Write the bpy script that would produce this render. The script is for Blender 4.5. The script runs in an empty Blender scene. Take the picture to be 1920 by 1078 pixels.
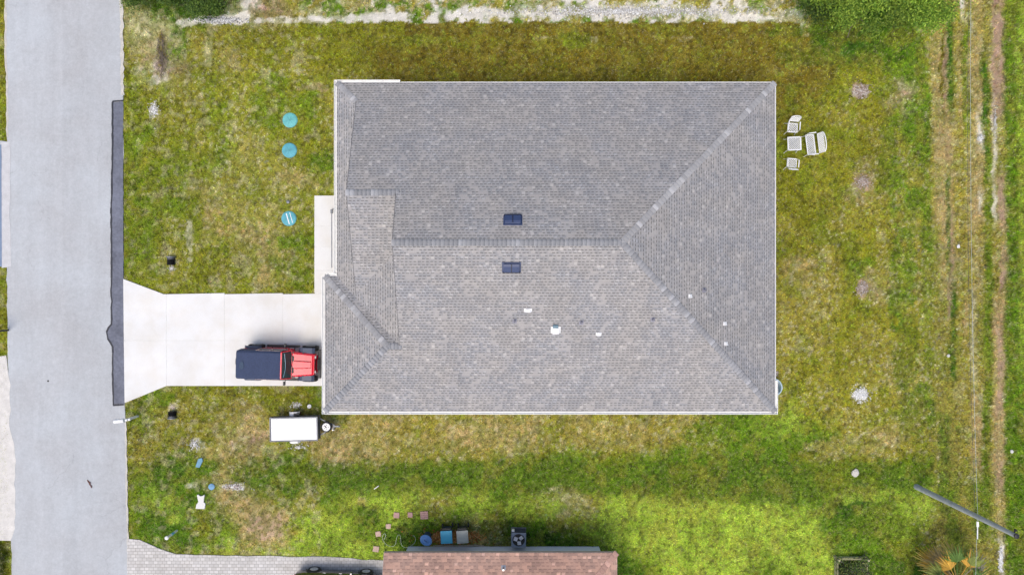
import bpy, bmesh, math, random
import numpy as np
from mathutils import Vector, Matrix
R = math.radians
rng = np.random.default_rng(7)
random.seed(7)
S = bpy.context.scene
C = S.collection

# ------------------------------------------------------------------ camera, sky, sun, exposure
H = 36.6                      # flying height of the drone
F = 1280.0                    # focal length in pixels of the 1920 px wide photograph
cam = bpy.data.cameras.new("camera"); co = bpy.data.objects.new("camera", cam); C.objects.link(co)
co.location = (0, 0, H); cam.sensor_width = 36; cam.lens = 24; cam.clip_end = 2000
S.camera = co
SUN_EL = 66.0
w = bpy.data.worlds.new("World"); S.world = w; w.use_nodes = True
nt = w.node_tree; nt.nodes.clear()
sk = nt.nodes.new("ShaderNodeTexSky"); sk.sky_type = 'NISHITA'; sk.sun_disc = False
sk.sun_elevation = R(SUN_EL); sk.sun_rotation = R(208); sk.air_density = 1.0; sk.dust_density = 4.0; sk.ozone_density = 1.0
bg = nt.nodes.new("ShaderNodeBackground"); bg.inputs[1].default_value = 0.142
ow = nt.nodes.new("ShaderNodeOutputWorld")
nt.links.new(sk.outputs[0], bg.inputs[0]); nt.links.new(bg.outputs[0], ow.inputs[0])
sl = bpy.data.lights.new("sun", 'SUN'); so = bpy.data.objects.new("sun", sl); C.objects.link(so)
sl.energy = 1.3; sl.angle = R(34); sl.color = (1.0, 0.94, 0.85)
so.rotation_euler = (R(90 - SUN_EL), 0, R(-28)); so.location = (0, -30, 60)
S.view_settings.view_transform = 'Standard'; S.view_settings.look = 'None'
S.view_settings.gamma = 1; S.view_settings.exposure = 0.35; S.view_settings.use_curve_mapping = False
S.cycles.max_bounces = 6

def W(px, py, z=0.0):
    s = (H - z) / F
    return ((px - 960) * s, -(py - 539) * s)
def W3(px, py, z=0.0):
    a = W(px, py, z); return Vector((a[0], a[1], z))

# ------------------------------------------------------------------ noise
_lat = rng.random((16, 256, 256))
def vnoise(x, y, sc, k=0):
    x = np.asarray(x) / sc + 71.3; y = np.asarray(y) / sc + 39.7
    xi = np.floor(x).astype(int); yi = np.floor(y).astype(int)
    fx = x - xi; fy = y - yi
    fx = fx * fx * (3 - 2 * fx); fy = fy * fy * (3 - 2 * fy)
    L = _lat[k % 16]; a = L[xi % 256, yi % 256]; b = L[(xi + 1) % 256, yi % 256]
    c = L[xi % 256, (yi + 1) % 256]; d = L[(xi + 1) % 256, (yi + 1) % 256]
    return (a * (1 - fx) + b * fx) * (1 - fy) + (c * (1 - fx) + d * fx) * fy
def fbm(x, y, sc, k=0, n=4):
    t = 0; a = 1; s = 0
    for i in range(n):
        t = t + a * vnoise(x, y, sc / 2 ** i, k + i); s += a; a *= .55
    return t / s
def sstep(a, b, x):
    t = np.clip((x - a) / (b - a), 0, 1); return t * t * (3 - 2 * t)

# ------------------------------------------------------------------ mesh building
class MB:
    def __init__(s): s.v = []; s.f = []; s.uv = {}; s.m = []
    def face(s, pts, mi=0, uv=None):
        b = len(s.v); s.v += [tuple(p) for p in pts]; s.f.append(tuple(range(b, b + len(pts)))); s.m.append(mi)
        if uv: s.uv[len(s.f) - 1] = uv
    def box(s, c, d, rz=0, mi=0, M=None):
        hx, hy, hz = d[0] / 2, d[1] / 2, d[2] / 2
        T = M if M is not None else Matrix.Translation(c) @ Matrix.Rotation(rz, 4, 'Z')
        P = [T @ Vector((x * hx, y * hy, z * hz)) for z in (-1, 1) for y in (-1, 1) for x in (-1, 1)]
        b = len(s.v); s.v += [tuple(p) for p in P]
        for q in ((0, 2, 3, 1), (4, 5, 7, 6), (0, 1, 5, 4), (2, 6, 7, 3), (0, 4, 6, 2), (1, 3, 7, 5)):
            s.f.append(tuple(b + i for i in q)); s.m.append(mi)
    def bar(s, a, b, wd, ht, mi=0):
        a = Vector(a); b = Vector(b); d = b - a; L = d.length
        if L < 1e-6: return
        z = d.normalized(); u = Vector((0, 0, 1)) if abs(z.z) < .95 else Vector((0, 1, 0))
        x = z.cross(u).normalized(); y = x.cross(z)
        M = Matrix.Translation((a + b) / 2) @ Matrix((x, z, y)).transposed().to_4x4()
        s.box(None, (wd, L, ht), M=M, mi=mi)
    def prism(s, poly, z0, z1, mi=0, bottom=True):
        poly = [tuple(p[:2]) for p in poly]
        A = sum(poly[i][0] * poly[(i + 1) % len(poly)][1] - poly[(i + 1) % len(poly)][0] * poly[i][1] for i in range(len(poly)))
        if A < 0: poly = poly[::-1]
        n = len(poly); b = len(s.v)
        s.v += [(x, y, z0) for x, y in poly] + [(x, y, z1) for x, y in poly]
        s.f.append(tuple(range(b + n, b + 2 * n))); s.m.append(mi)
        if bottom: s.f.append(tuple(range(b + n - 1, b - 1, -1))); s.m.append(mi)
        for i in range(n):
            j = (i + 1) % n; s.f.append((b + i, b + j, b + n + j, b + n + i)); s.m.append(mi)
    def rev(s, prof, c=(0, 0, 0), n=20, M=None, mi=0, sy=1.0):      # prof: (radius, z)
        b = len(s.v); T = M if M is not None else Matrix.Translation(c)
        for r, z in prof:
            for i in range(n):
                a = 2 * math.pi * i / n; s.v.append(tuple(T @ Vector((r * math.cos(a), sy * r * math.sin(a), z))))
        for k in range(len(prof) - 1):
            for i in range(n):
                j = (i + 1) % n; s.f.append((b + k * n + i, b + k * n + j, b + (k + 1) * n + j, b + (k + 1) * n + i)); s.m.append(mi)
        s.f.append(tuple(b + i for i in range(n - 1, -1, -1))); s.m.append(mi)
        e = b + (len(prof) - 1) * n; s.f.append(tuple(e + i for i in range(n))); s.m.append(mi)
    def tube(s, pts, r, n=6, mi=0):
        pts = [Vector(p) for p in pts]; rr = r if hasattr(r, '__len__') else [r] * len(pts)
        b = len(s.v)
        for i, p in enumerate(pts):
            d = (pts[min(i + 1, len(pts) - 1)] - pts[max(i - 1, 0)]).normalized()
            u = Vector((0, 0, 1)) if abs(d.z) < .9 else Vector((1, 0, 0))
            x = d.cross(u).normalized(); y = d.cross(x)
            for k in range(n):
                a = 2 * math.pi * k / n; s.v.append(tuple(p + rr[i] * (math.cos(a) * x + math.sin(a) * y)))
        for i in range(len(pts) - 1):
            for k in range(n):
                j = (k + 1) % n; s.f.append((b + i * n + k, b + i * n + j, b + (i + 1) * n + j, b + (i + 1) * n + k)); s.m.append(mi)
        s.f.append(tuple(b + k for k in range(n))); s.m.append(mi)
        e = b + (len(pts) - 1) * n; s.f.append(tuple(e + n - 1 - k for k in range(n))); s.m.append(mi)
    def loft(s, secs, mi=0, cap=True):
        n = len(secs[0]); b = len(s.v)
        for q in secs: s.v += [tuple(p) for p in q]
        for i in range(len(secs) - 1):
            for k in range(n):
                j = (k + 1) % n; s.f.append((b + i * n + k, b + i * n + j, b + (i + 1) * n + j, b + (i + 1) * n + k)); s.m.append(mi)
        if cap:
            s.f.append(tuple(b + k for k in range(n))); s.m.append(mi)
            e = b + (len(secs) - 1) * n; s.f.append(tuple(e + n - 1 - k for k in range(n))); s.m.append(mi)
    def build(s, name, mats, parent=None, smooth=False, bevel=0, fix=True):
        me = bpy.data.meshes.new(name); me.from_pydata(s.v, [], s.f)
        mats = mats if isinstance(mats, (list, tuple)) else [mats]
        for m in mats: me.materials.append(m)
        me.polygons.foreach_set("material_index", s.m)
        if s.uv:
            L = me.uv_layers.new(name="UVMap")
            for fi, uv in s.uv.items():
                for k, li in enumerate(me.polygons[fi].loop_indices): L.data[li].uv = uv[k]
        if fix:
            bm = bmesh.new(); bm.from_mesh(me); bmesh.ops.recalc_face_normals(bm, faces=bm.faces); bm.to_mesh(me); bm.free()
        if smooth:
            for p in me.polygons: p.use_smooth = True
            me.set_sharp_from_angle(angle=R(40))
        o = bpy.data.objects.new(name, me); C.objects.link(o)
        if parent: o.parent = parent
        if bevel:
            md = o.modifiers.new("bevel", 'BEVEL'); md.width = bevel; md.segments = 2; md.limit_method = 'ANGLE'
        return o

def tag(o, label=None, cat=None, group=None, kind=None):
    if label: o["label"] = label
    if cat: o["category"] = cat
    if group: o["group"] = group
    if kind: o["kind"] = kind
    return o
def thing(name, label, cat, loc=(0, 0, 0), rz=0, group=None):
    o = bpy.data.objects.new(name, None); C.objects.link(o); o.location = loc; o.rotation_euler = (0, 0, rz)
    o.empty_display_size = .2
    return tag(o, label, cat, group)
def copy_tree(o, parent=None):
    c = o.copy(); C.objects.link(c)
    if parent: c.parent = parent
    for ch in [x for x in C.objects if x.parent == o]: copy_tree(ch, c)
    return c
def raw_mesh(name, V, Fc, mat, col=None, parent=None):               # fast numpy triangles / quads
    me = bpy.data.meshes.new(name); n = Fc.shape[1]
    me.vertices.add(len(V)); me.vertices.foreach_set("co", np.ascontiguousarray(V, np.float32).ravel())
    me.loops.add(Fc.size); me.loops.foreach_set("vertex_index", Fc.astype(np.int32).ravel())
    me.polygons.add(len(Fc)); me.polygons.foreach_set("loop_start", np.arange(0, Fc.size, n, dtype=np.int32))
    me.polygons.foreach_set("loop_total", np.full(len(Fc), n, np.int32))
    me.update(calc_edges=True)
    if col is not None:
        a = me.color_attributes.new("Col", 'FLOAT_COLOR', 'POINT')
        c4 = np.ones((len(V), 4), np.float32); c4[:, :3] = col; a.data.foreach_set("color", c4.ravel())
    me.materials.append(mat)
    o = bpy.data.objects.new(name, me); C.objects.link(o)
    if parent: o.parent = parent
    return o

# ------------------------------------------------------------------ materials
def lin(c):
    return tuple(((v / 255) / 12.92 if v / 255 <= .04045 else ((v / 255 + .055) / 1.055) ** 2.4) for v in c)
class N:
    def __init__(s, name):
        s.m = bpy.data.materials.new(name); s.m.use_nodes = True; s.t = s.m.node_tree; s.b = s.t.nodes["Principled BSDF"]
    def n(s, t, **k):
        x = s.t.nodes.new("ShaderNode" + t)
        for a, b in k.items(): setattr(x, a, b)
        return x
    def l(s, a, b): s.t.links.new(a, b)
    def val(s, sock, v):
        if hasattr(v, 'is_output') or isinstance(v, bpy.types.NodeSocket): s.l(v, sock)
        else: sock.default_value = v
    def math(s, op, a, b=0.0, c=None):
        x = s.n("Math", operation=op); s.val(x.inputs[0], a); s.val(x.inputs[1], b)
        if c is not None: s.val(x.inputs[2], c)
        return x.outputs[0]
    def mix(s, f, a, b, mode='MIX'):
        x = s.n("Mix", data_type='RGBA', blend_type=mode); s.val(x.inputs[0], f)
        for i, v in ((6, a), (7, b)):
            s.val(x.inputs[i], v if isinstance(v, bpy.types.NodeSocket) else (*v[:3], 1))
        return x.outputs[2]
    def noise(s, sc, det=3, vec=None, rough=.55):
        x = s.n("TexNoise"); x.inputs["Scale"].default_value = sc; x.inputs["Detail"].default_value = det; x.inputs["Roughness"].default_value = rough
        if vec is not None: s.l(vec, x.inputs["Vector"])
        return x.outputs["Fac"]
    def ramp(s, f, a, b):
        x = s.n("MapRange"); s.val(x.inputs[0], f); x.inputs[1].default_value = a; x.inputs[2].default_value = b; return x.outputs[0]
    def bump(s, h, st=.3, d=.02):
        x = s.n("Bump"); x.inputs["Strength"].default_value = st; x.inputs["Distance"].default_value = d
        s.l(h, x.inputs["Height"]); s.l(x.outputs[0], s.b.inputs["Normal"])
def mat(name, c, rough=.6, var=.12, sc=6, metal=0, bump=0, coat=0, spec=None):
    k = N(name); b = k.b; tc = k.n("TexCoord").outputs["Object"]
    f = k.noise(sc, 4, tc); f2 = k.noise(sc * 7, 2, tc)
    g = k.math('ADD', k.math('MULTIPLY', f, .6), k.math('MULTIPLY', f2, .4))
    g = k.ramp(g, .3, .7)
    k.l(k.mix(g, tuple(v * (1 - var) for v in c), tuple(min(1, v * (1 + var)) for v in c)), b.inputs["Base Color"])
    b.inputs["Roughness"].default_value = rough; b.inputs["Metallic"].default_value = metal
    b.inputs["Coat Weight"].default_value = coat
    if spec is not None: b.inputs["Specular IOR Level"].default_value = spec
    if bump: k.bump(f2, bump, .01)
    return k.m
def attr_mat(name, rough=.8, var=.2, sc=30, spec=.2, trans=0, bump=0):
    k = N(name); a = k.n("Attribute"); a.attribute_name = "Col"
    tc = k.n("TexCoord").outputs["Object"]; f = k.ramp(k.noise(sc, 3, tc), .3, .7)
    m = k.math('ADD', k.math('MULTIPLY', f, 2 * var), 1 - var)
    cc = k.n("VectorMath", operation='SCALE'); k.l(a.outputs["Color"], cc.inputs[0]); k.l(m, cc.inputs[3])
    k.l(cc.outputs[0], k.b.inputs["Base Color"]); k.b.inputs["Roughness"].default_value = rough
    k.b.inputs["Specular IOR Level"].default_value = spec
    if bump: k.bump(f, bump, .03)
    if trans:
        t = k.n("BsdfTranslucent"); k.l(cc.outputs[0], t.inputs[0]); mx = k.n("MixShader"); mx.inputs[0].default_value = trans
        out = k.t.nodes["Material Output"]; k.l(k.b.outputs[0], mx.inputs[1]); k.l(t.outputs[0], mx.inputs[2]); k.l(mx.outputs[0], out.inputs[0])
    return k.m
def shingle(name, base, tint, row=.14, tab=.17, contrast=.22, dark=.45):
    k = N(name); uv = k.n("UVMap").outputs[0]; sp = k.n("SeparateXYZ"); k.l(uv, sp.inputs[0]); u, v = sp.outputs[0], sp.outputs[1]
    vr = k.math('DIVIDE', v, row); ri = k.math('FLOOR', vr); rf = k.math('FRACT', vr)
    wn = k.n("TexWhiteNoise", noise_dimensions='1D'); k.l(ri, wn.inputs["W"])
    uu = k.math('ADD', k.math('DIVIDE', u, tab), k.math('MULTIPLY', k.math('ADD', k.math('MULTIPLY', k.math('FLOOR', k.math('MULTIPLY', wn.outputs[0], 6.9)), .5), k.math('MULTIPLY', wn.outputs[0], .35)), 1.0))
    ui = k.math('FLOOR', uu); uf = k.math('FRACT', uu)
    cb = k.n("CombineXYZ"); k.l(ui, cb.inputs[0]); k.l(ri, cb.inputs[1])
    wt = k.n("TexWhiteNoise", noise_dimensions='2D'); k.l(cb.outputs[0], wt.inputs["Vector"]); r1 = wt.outputs["Value"]
    cb2 = k.n("CombineXYZ"); k.l(ri, cb2.inputs[0]); k.l(ui, cb2.inputs[1]); cb2.inputs[2].default_value = 3
    wt2 = k.n("TexWhiteNoise", noise_dimensions='3D'); k.l(cb2.outputs[0], wt2.inputs["Vector"]); r2 = wt2.outputs["Value"]
    tone = k.math('ADD', k.math('MULTIPLY', r1, contrast * 1.2), 1 - contrast * .6)
    tone = k.math('ADD', tone, k.math('MULTIPLY', k.math('MULTIPLY', k.math('GREATER_THAN', r2, .90), k.math('LESS_THAN', k.math('ABSOLUTE', k.math('SUBTRACT', uf, .5)), .32)), contrast * 1.3))
    # grain and broad patchiness
    gn = k.n("TexNoise", noise_dimensions='2D'); gn.inputs["Scale"].default_value = 26; gn.inputs["Detail"].default_value = 2; k.l(uv, gn.inputs["Vector"])
    bn = k.n("TexNoise", noise_dimensions='2D'); bn.inputs["Scale"].default_value = .9; bn.inputs["Detail"].default_value = 4; k.l(uv, bn.inputs["Vector"])
    tone = k.math('MULTIPLY', tone, k.math('ADD', .80, k.math('MULTIPLY', gn.outputs[0], .40)))
    tone = k.math('MULTIPLY', tone, k.math('ADD', .86, k.math('MULTIPLY', bn.outputs[0], .28)))
    # shade under the thick tabs, painted as a dark line at the butt of some tabs
    line = k.math('LESS_THAN', rf, .30); tabs = k.math('MULTIPLY', k.math('LESS_THAN', uf, k.math('ADD', .45, k.math('MULTIPLY', r2, .3))), k.math('LESS_THAN', r1, .88))
    dk = k.math('MULTIPLY', line, k.math('ADD', .12, k.math('MULTIPLY', tabs, .88)))
    tone = k.math('MULTIPLY', tone, k.math('SUBTRACT', 1, k.math('MULTIPLY', dk, dark)))
    b2 = k.n("TexNoise", noise_dimensions='2D'); b2.inputs["Scale"].default_value = .55; b2.inputs["Detail"].default_value = 3; k.l(uv, b2.inputs["Vector"])
    colr = k.mix(k.ramp(b2.outputs[0], .35, .65), base, tint)
    wt3 = k.mix(k.math('MULTIPLY', r1, .5), colr, tuple(v * m for v, m in zip(base, (1.08, .98, .86))))
    cc = k.n("VectorMath", operation='SCALE'); k.l(wt3, cc.inputs[0]); k.l(tone, cc.inputs[3])
    k.l(cc.outputs[0], k.b.inputs["Base Color"]); k.b.inputs["Roughness"].default_value = .93; k.b.inputs["Specular IOR Level"].default_value = .25
    hgt = k.math('ADD', k.math('SUBTRACT', 1, rf), k.math('MULTIPLY', r2, .5))
    k.bump(hgt, .35, .008)
    return k.m

M = {}
M['white'] = mat("white_aluminium", (.78, .78, .76), .45, .05, 4)
M['stucco'] = mat("stucco", (.62, .63, .62), .9, .06, 3, bump=.3)
M['stucco_lav'] = mat("pale_stucco", (.74, .77, .84), .9, .08, 3, bump=.3)
M['glass'] = mat("window_glass", (.04, .05, .06), .08, .1, 2)
M['frame_white'] = mat("frame_white", (.75, .76, .78), .5, .05, 3)
M['black'] = mat("black_plastic", (.02, .02, .022), .5, .3, 8)
M['rubber'] = mat("rubber", (.025, .025, .028), .85, .3, 12, bump=.2)
M['navy_vent'] = mat("vent_blue", (.035, .055, .13), .35, .15, 6)
M['steel'] = mat("galvanised_steel", (.42, .44, .46), .4, .15, 9, metal=.7)
M['grey_metal'] = mat("grey_metal", (.2, .21, .23), .5, .2, 9, metal=.4)
M['green_lid'] = mat("septic_lid", (.12, .42, .42), .6, .25, 3)
M['green_lid2'] = mat("septic_lid_blue", (.09, .35, .42), .6, .28, 3)
M['pvc'] = mat("white_pvc", (.8, .8, .8), .5, .04, 5)

# ------------------------------------------------------------------ ground cover map (kinds of grass and soil, tree shade painted in)
KIND = dict(o=(128, 130, 24), l=(98, 132, 18), d=(154, 146, 58), b=(166, 188, 66), k=(118, 107, 26), s=(206, 202, 192),
            t=(178, 156, 108), g=(62, 104, 12), y=(144, 144, 32), x=(184, 178, 138), m=(108, 130, 22), p=(164, 138, 120))
# one number per 40 px cell: 0 olive 1 green 2 dry 3 lime 4 brown olive 5 sand 6 tan 7 deep green 8 yellow green 9 sandy grass 10 mid green 11 pinkish soil
ROWS = [
 [0, 0, 0, 0, 0, 0, 9, 1, 7, 7, 7, 5, 11, 2, 2, 6, 9, 9, 9, 9, 9, 9, 9, 9, 9, 9, 9, 9, 9, 9, 9, 9, 9, 9, 9, 9, 9, 9, 8, 7, 7, 7, 7, 7, 2, 2, 2, 2],
 [0, 0, 0, 0, 0, 0, 9, 9, 1, 2, 8, 0, 0, 0, 2, 0, 0, 0, 0, 0, 0, 0, 0, 0, 4, 4, 0, 4, 4, 4, 4, 4, 4, 4, 4, 4, 4, 0, 7, 7, 7, 7, 1, 2, 2, 2, 2, 2],
 [0, 0, 0, 0, 0, 0, 2, 11, 1, 2, 2, 0, 0, 0, 0, 0, 0, 4, 4, 4, 4, 4, 4, 4, 4, 4, 4, 4, 4, 4, 4, 4, 4, 4, 4, 4, 4, 4, 4, 7, 7, 10, 1, 1, 2, 2, 2, 2],
 [0, 0, 0, 0, 0, 0, 0, 5, 11, 0, 2, 2, 0, 2, 0, 0, 0, 0, 4, 4, 4, 4, 4, 4, 4, 4, 4, 4, 4, 4, 4, 4, 4, 4, 4, 4, 4, 4, 4, 8, 8, 10, 1, 10, 10, 1, 2, 2],
 [0, 0, 0, 0, 0, 0, 0, 0, 2, 2, 0, 2, 1, 0, 1, 2, 2, 2, 2, 4, 4, 4, 4, 4, 4, 4, 4, 4, 4, 4, 4, 4, 4, 4, 4, 4, 4, 4, 0, 8, 8, 0, 11, 1, 1, 0, 2, 2],
 [0, 0, 0, 0, 0, 0, 0, 0, 2, 0, 1, 2, 0, 0, 1, 2, 2, 2, 2, 4, 4, 4, 4, 4, 4, 4, 4, 4, 4, 4, 4, 4, 4, 4, 4, 4, 4, 0, 0, 2, 8, 8, 1, 1, 10, 0, 2, 2],
 [0, 0, 0, 0, 0, 0, 1, 0, 0, 0, 2, 2, 2, 0, 0, 0, 2, 2, 2, 2, 2, 2, 2, 2, 2, 2, 2, 2, 2, 2, 2, 2, 2, 2, 2, 2, 0, 0, 8, 8, 0, 2, 10, 1, 2, 2, 2, 2],
 [0, 0, 0, 0, 0, 0, 1, 0, 1, 0, 1, 6, 2, 2, 0, 2, 2, 1, 1, 2, 2, 2, 2, 2, 2, 2, 2, 2, 2, 2, 2, 2, 2, 2, 2, 2, 0, 8, 8, 8, 0, 0, 2, 10, 0, 2, 2, 2],
 [0, 0, 0, 0, 0, 0, 1, 0, 1, 6, 2, 2, 2, 6, 2, 2, 2, 2, 2, 2, 2, 2, 2, 2, 2, 2, 2, 2, 2, 2, 2, 2, 2, 2, 2, 2, 0, 0, 8, 8, 11, 0, 1, 2, 1, 2, 2, 2],
 [0, 0, 0, 0, 0, 0, 1, 0, 1, 0, 6, 2, 2, 2, 2, 0, 1, 2, 2, 2, 2, 2, 2, 2, 2, 2, 2, 2, 2, 2, 2, 2, 2, 2, 2, 2, 0, 0, 0, 0, 8, 2, 1, 10, 1, 2, 2, 2],
 [0, 0, 0, 0, 0, 0, 1, 0, 2, 0, 2, 6, 6, 2, 2, 0, 1, 1, 2, 2, 2, 2, 2, 2, 2, 2, 2, 2, 2, 2, 2, 2, 2, 2, 2, 2, 2, 0, 0, 2, 8, 0, 2, 10, 1, 2, 2, 2],
 [0, 0, 0, 0, 0, 0, 1, 0, 0, 0, 2, 6, 6, 6, 0, 1, 1, 1, 1, 1, 2, 2, 2, 2, 2, 2, 2, 2, 2, 2, 2, 2, 2, 2, 2, 2, 0, 0, 2, 0, 8, 0, 2, 1, 1, 2, 2, 2],
 [0, 0, 0, 0, 0, 0, 1, 2, 2, 0, 0, 2, 6, 0, 2, 1, 1, 1, 2, 2, 2, 2, 2, 2, 2, 2, 2, 2, 2, 2, 2, 2, 2, 2, 2, 2, 2, 6, 2, 0, 1, 0, 2, 2, 1, 1, 2, 2],
 [0, 0, 0, 0, 0, 0, 0, 8, 0, 0, 2, 8, 2, 0, 8, 1, 1, 1, 2, 2, 2, 2, 2, 2, 2, 2, 2, 2, 2, 2, 2, 2, 2, 2, 2, 2, 2, 2, 2, 8, 8, 11, 2, 2, 1, 1, 2, 2],
 [0, 0, 0, 0, 0, 0, 0, 0, 0, 0, 0, 0, 0, 0, 0, 1, 1, 1, 2, 2, 2, 2, 2, 2, 2, 2, 2, 2, 2, 2, 2, 2, 2, 2, 2, 2, 2, 2, 2, 8, 0, 8, 8, 2, 2, 1, 1, 2],
 [0, 0, 0, 0, 0, 0, 0, 0, 0, 0, 0, 0, 0, 0, 0, 1, 1, 1, 2, 2, 2, 2, 2, 2, 2, 2, 2, 2, 2, 2, 2, 2, 2, 2, 2, 2, 2, 2, 2, 0, 2, 8, 8, 2, 2, 1, 1, 2],
 [0, 0, 0, 0, 0, 0, 0, 0, 0, 0, 0, 0, 0, 0, 0, 1, 1, 1, 2, 2, 2, 2, 2, 2, 2, 2, 2, 2, 2, 2, 2, 2, 2, 2, 2, 2, 2, 2, 2, 8, 0, 2, 8, 2, 2, 1, 1, 2],
 [0, 0, 0, 0, 0, 0, 0, 0, 0, 0, 0, 0, 0, 0, 0, 0, 1, 1, 2, 2, 2, 2, 2, 2, 2, 2, 2, 2, 2, 2, 2, 2, 2, 2, 2, 2, 2, 0, 8, 0, 8, 2, 2, 2, 2, 1, 1, 2],
 [0, 0, 0, 0, 0, 0, 0, 1, 0, 2, 0, 2, 0, 0, 0, 1, 1, 2, 2, 2, 2, 2, 2, 2, 2, 2, 2, 2, 2, 2, 2, 2, 2, 2, 2, 2, 2, 0, 2, 8, 8, 8, 2, 2, 7, 1, 2, 2],
 [0, 0, 0, 0, 0, 0, 1, 2, 2, 0, 2, 6, 2, 2, 2, 1, 2, 6, 6, 2, 2, 2, 6, 2, 2, 2, 2, 6, 2, 2, 2, 2, 2, 1, 1, 1, 1, 3, 8, 2, 2, 0, 2, 2, 7, 1, 2, 2],
 [0, 0, 0, 0, 0, 0, 2, 0, 2, 0, 6, 11, 2, 2, 6, 6, 6, 2, 2, 2, 2, 6, 6, 6, 6, 2, 2, 2, 2, 6, 2, 2, 2, 2, 1, 1, 1, 1, 1, 8, 2, 6, 2, 2, 0, 1, 1, 2],
 [0, 0, 0, 0, 0, 0, 2, 1, 7, 1, 0, 6, 1, 1, 0, 6, 6, 6, 2, 2, 2, 2, 2, 2, 1, 0, 1, 1, 0, 0, 1, 1, 1, 1, 1, 1, 1, 0, 0, 0, 0, 2, 0, 10, 10, 1, 1, 2],
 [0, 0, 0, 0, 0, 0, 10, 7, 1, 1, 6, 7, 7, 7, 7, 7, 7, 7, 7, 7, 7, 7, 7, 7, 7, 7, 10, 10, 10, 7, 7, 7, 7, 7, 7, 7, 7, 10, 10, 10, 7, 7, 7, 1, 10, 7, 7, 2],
 [0, 0, 0, 0, 0, 0, 1, 3, 7, 1, 6, 6, 2, 1, 2, 1, 3, 3, 3, 3, 2, 3, 3, 1, 10, 2, 9, 2, 3, 3, 3, 3, 3, 3, 3, 3, 3, 1, 1, 7, 7, 10, 3, 3, 3, 10, 1, 2],
 [0, 0, 0, 0, 0, 0, 1, 7, 1, 0, 1, 6, 6, 2, 3, 3, 10, 1, 3, 1, 1, 1, 3, 2, 7, 1, 2, 3, 3, 3, 3, 3, 3, 3, 3, 3, 3, 3, 3, 1, 1, 3, 3, 2, 3, 3, 1, 2],
 [0, 0, 0, 0, 0, 0, 1, 1, 7, 1, 3, 6, 6, 3, 3, 3, 3, 3, 3, 1, 10, 6, 6, 6, 7, 7, 7, 10, 1, 3, 3, 3, 3, 3, 3, 3, 3, 3, 3, 1, 1, 1, 0, 10, 1, 1, 2, 2],
 [0, 0, 0, 0, 0, 0, 1, 1, 1, 2, 2, 2, 3, 3, 3, 3, 3, 3, 3, 3, 7, 7, 7, 7, 7, 7, 7, 7, 7, 7, 10, 3, 3, 3, 3, 10, 1, 3, 3, 3, 10, 10, 7, 7, 7, 7, 7, 7],
]
KN = ['o', 'l', 'd', 'b', 'k', 's', 't', 'g', 'y', 'x', 'm', 'p']
CM = np.array([[lin(KIND[KN[c]]) for c in r] for r in ROWS])
SM = np.array([[{'s': .8, 'x': .5, 'p': .35, 't': .3, 'd': .08}.get(KN[c], 0) for c in r] for r in ROWS])
def samp(A, px, py):
    x = np.clip(px / 40 - .5, 0, 46.999); y = np.clip(py / 40 - .5, 0, 25.999)
    xi = x.astype(int); yi = y.astype(int); fx = x - xi; fy = y - yi
    if A.ndim == 3: fx = fx[:, None]; fy = fy[:, None]
    return (A[yi, xi] * (1 - fx) + A[yi, xi + 1] * fx) * (1 - fy) + (A[yi + 1, xi] * (1 - fx) + A[yi + 1, xi + 1] * fx) * fy
c_ = {k: np.array(lin(v)) for k, v in KIND.items()}
# strips of the unmade lane on the east side: x, half width, kind, strength, y range
STR = [(1772, 12, 't', .7, 60, 420), (1790, 14, 'd', .8, 240, 700), (1815, 12, 't', .45, 60, 500), (1818, 10, 'd', .6, 500, 900), (1748, 8, 'd', .6, 60, 420), (1757, 10, 't', .5, 40, 420), (1771, 6, 'k', .95, 50, 230), (1776, 5, 'p', .7, 70, 330), (1784, 6, 'g', .9, 40, 215), (1800, 9, 'd', .8, -99, 500),
       (1800, 4, 't', .5, 60, 260), (1812, 8, 'm', .7, 40, 260), (1776, 18, 't', .6, 215, 560), (1783, 8, 'p', .75, 390, 520), (1781, 8, 'p', .7, 520, 600), (1786, 6, 'g', .75, 520, 720),
       (1775, 5, 'g', .6, 320, 520), (1796, 12, 'd', .6, 260, 520), (1808, 5, 't', .7, 560, 640), (1806, 9, 'd', .6, 640, 900), (1833, 10, 't', .6, -99, 420), (1838, 6, 's', .55, 205, 275), (1836, 8, 's', .9, 248, 270),
       (1836, 4, 's', .6, 355, 400), (1829, 7, 't', .85, 380, 560), (1826, 6, 's', .45, 540, 720), (1832, 8, 'd', .6, 420, 700), (1832, 14, 't', .75, 730, 900), (1848, 7, 'g', .75, 100, 300), (1850, 8, 'm', .8, 300, 760), (1847, 7, 'm', .8, 760, 999),
       (1864, 5, 'x', .5, 110, 170), (1864, 5, 's', .6, 165, 300), (1862, 5, 's', .5, 300, 425), (1873, 13, 'p', .85, -99, 220), (1868, 10, 'd', .8, 420, 560), (1878, 10, 'p', .8, 330, 430), (1880, 11, 'p', .75, 460, 560),
       (1874, 13, 't', .9, 560, 880), (1876, 8, 'p', .6, 600, 780), (1880, 13, 'p', .6, 860, 930), (1877, 10, 't', .7, 925, 1000), (1876, 5, 's', .85, 1010, 1090), (1891, 5, 'g', .6, -99, 1200), (1908, 16, 'l', .95, -99, 1200), (1914, 12, 'b', .55, -99, 760),
       (1895, 12, 'l', .8, -99, 1200), (1912, 16, 'l', .7, 700, 1200), (1806, 5, 's', .9, -99, 32), (1820, 3, 's', .6, 30, 58), (1768, 14, 'g', .55, 780, 960), (1785, 14, 'l', .5, 900, 1100), (1840, 22, 'l', .55, 890, 1000), (1757, 4, 'd', .5, 640, 1080)]
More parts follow.
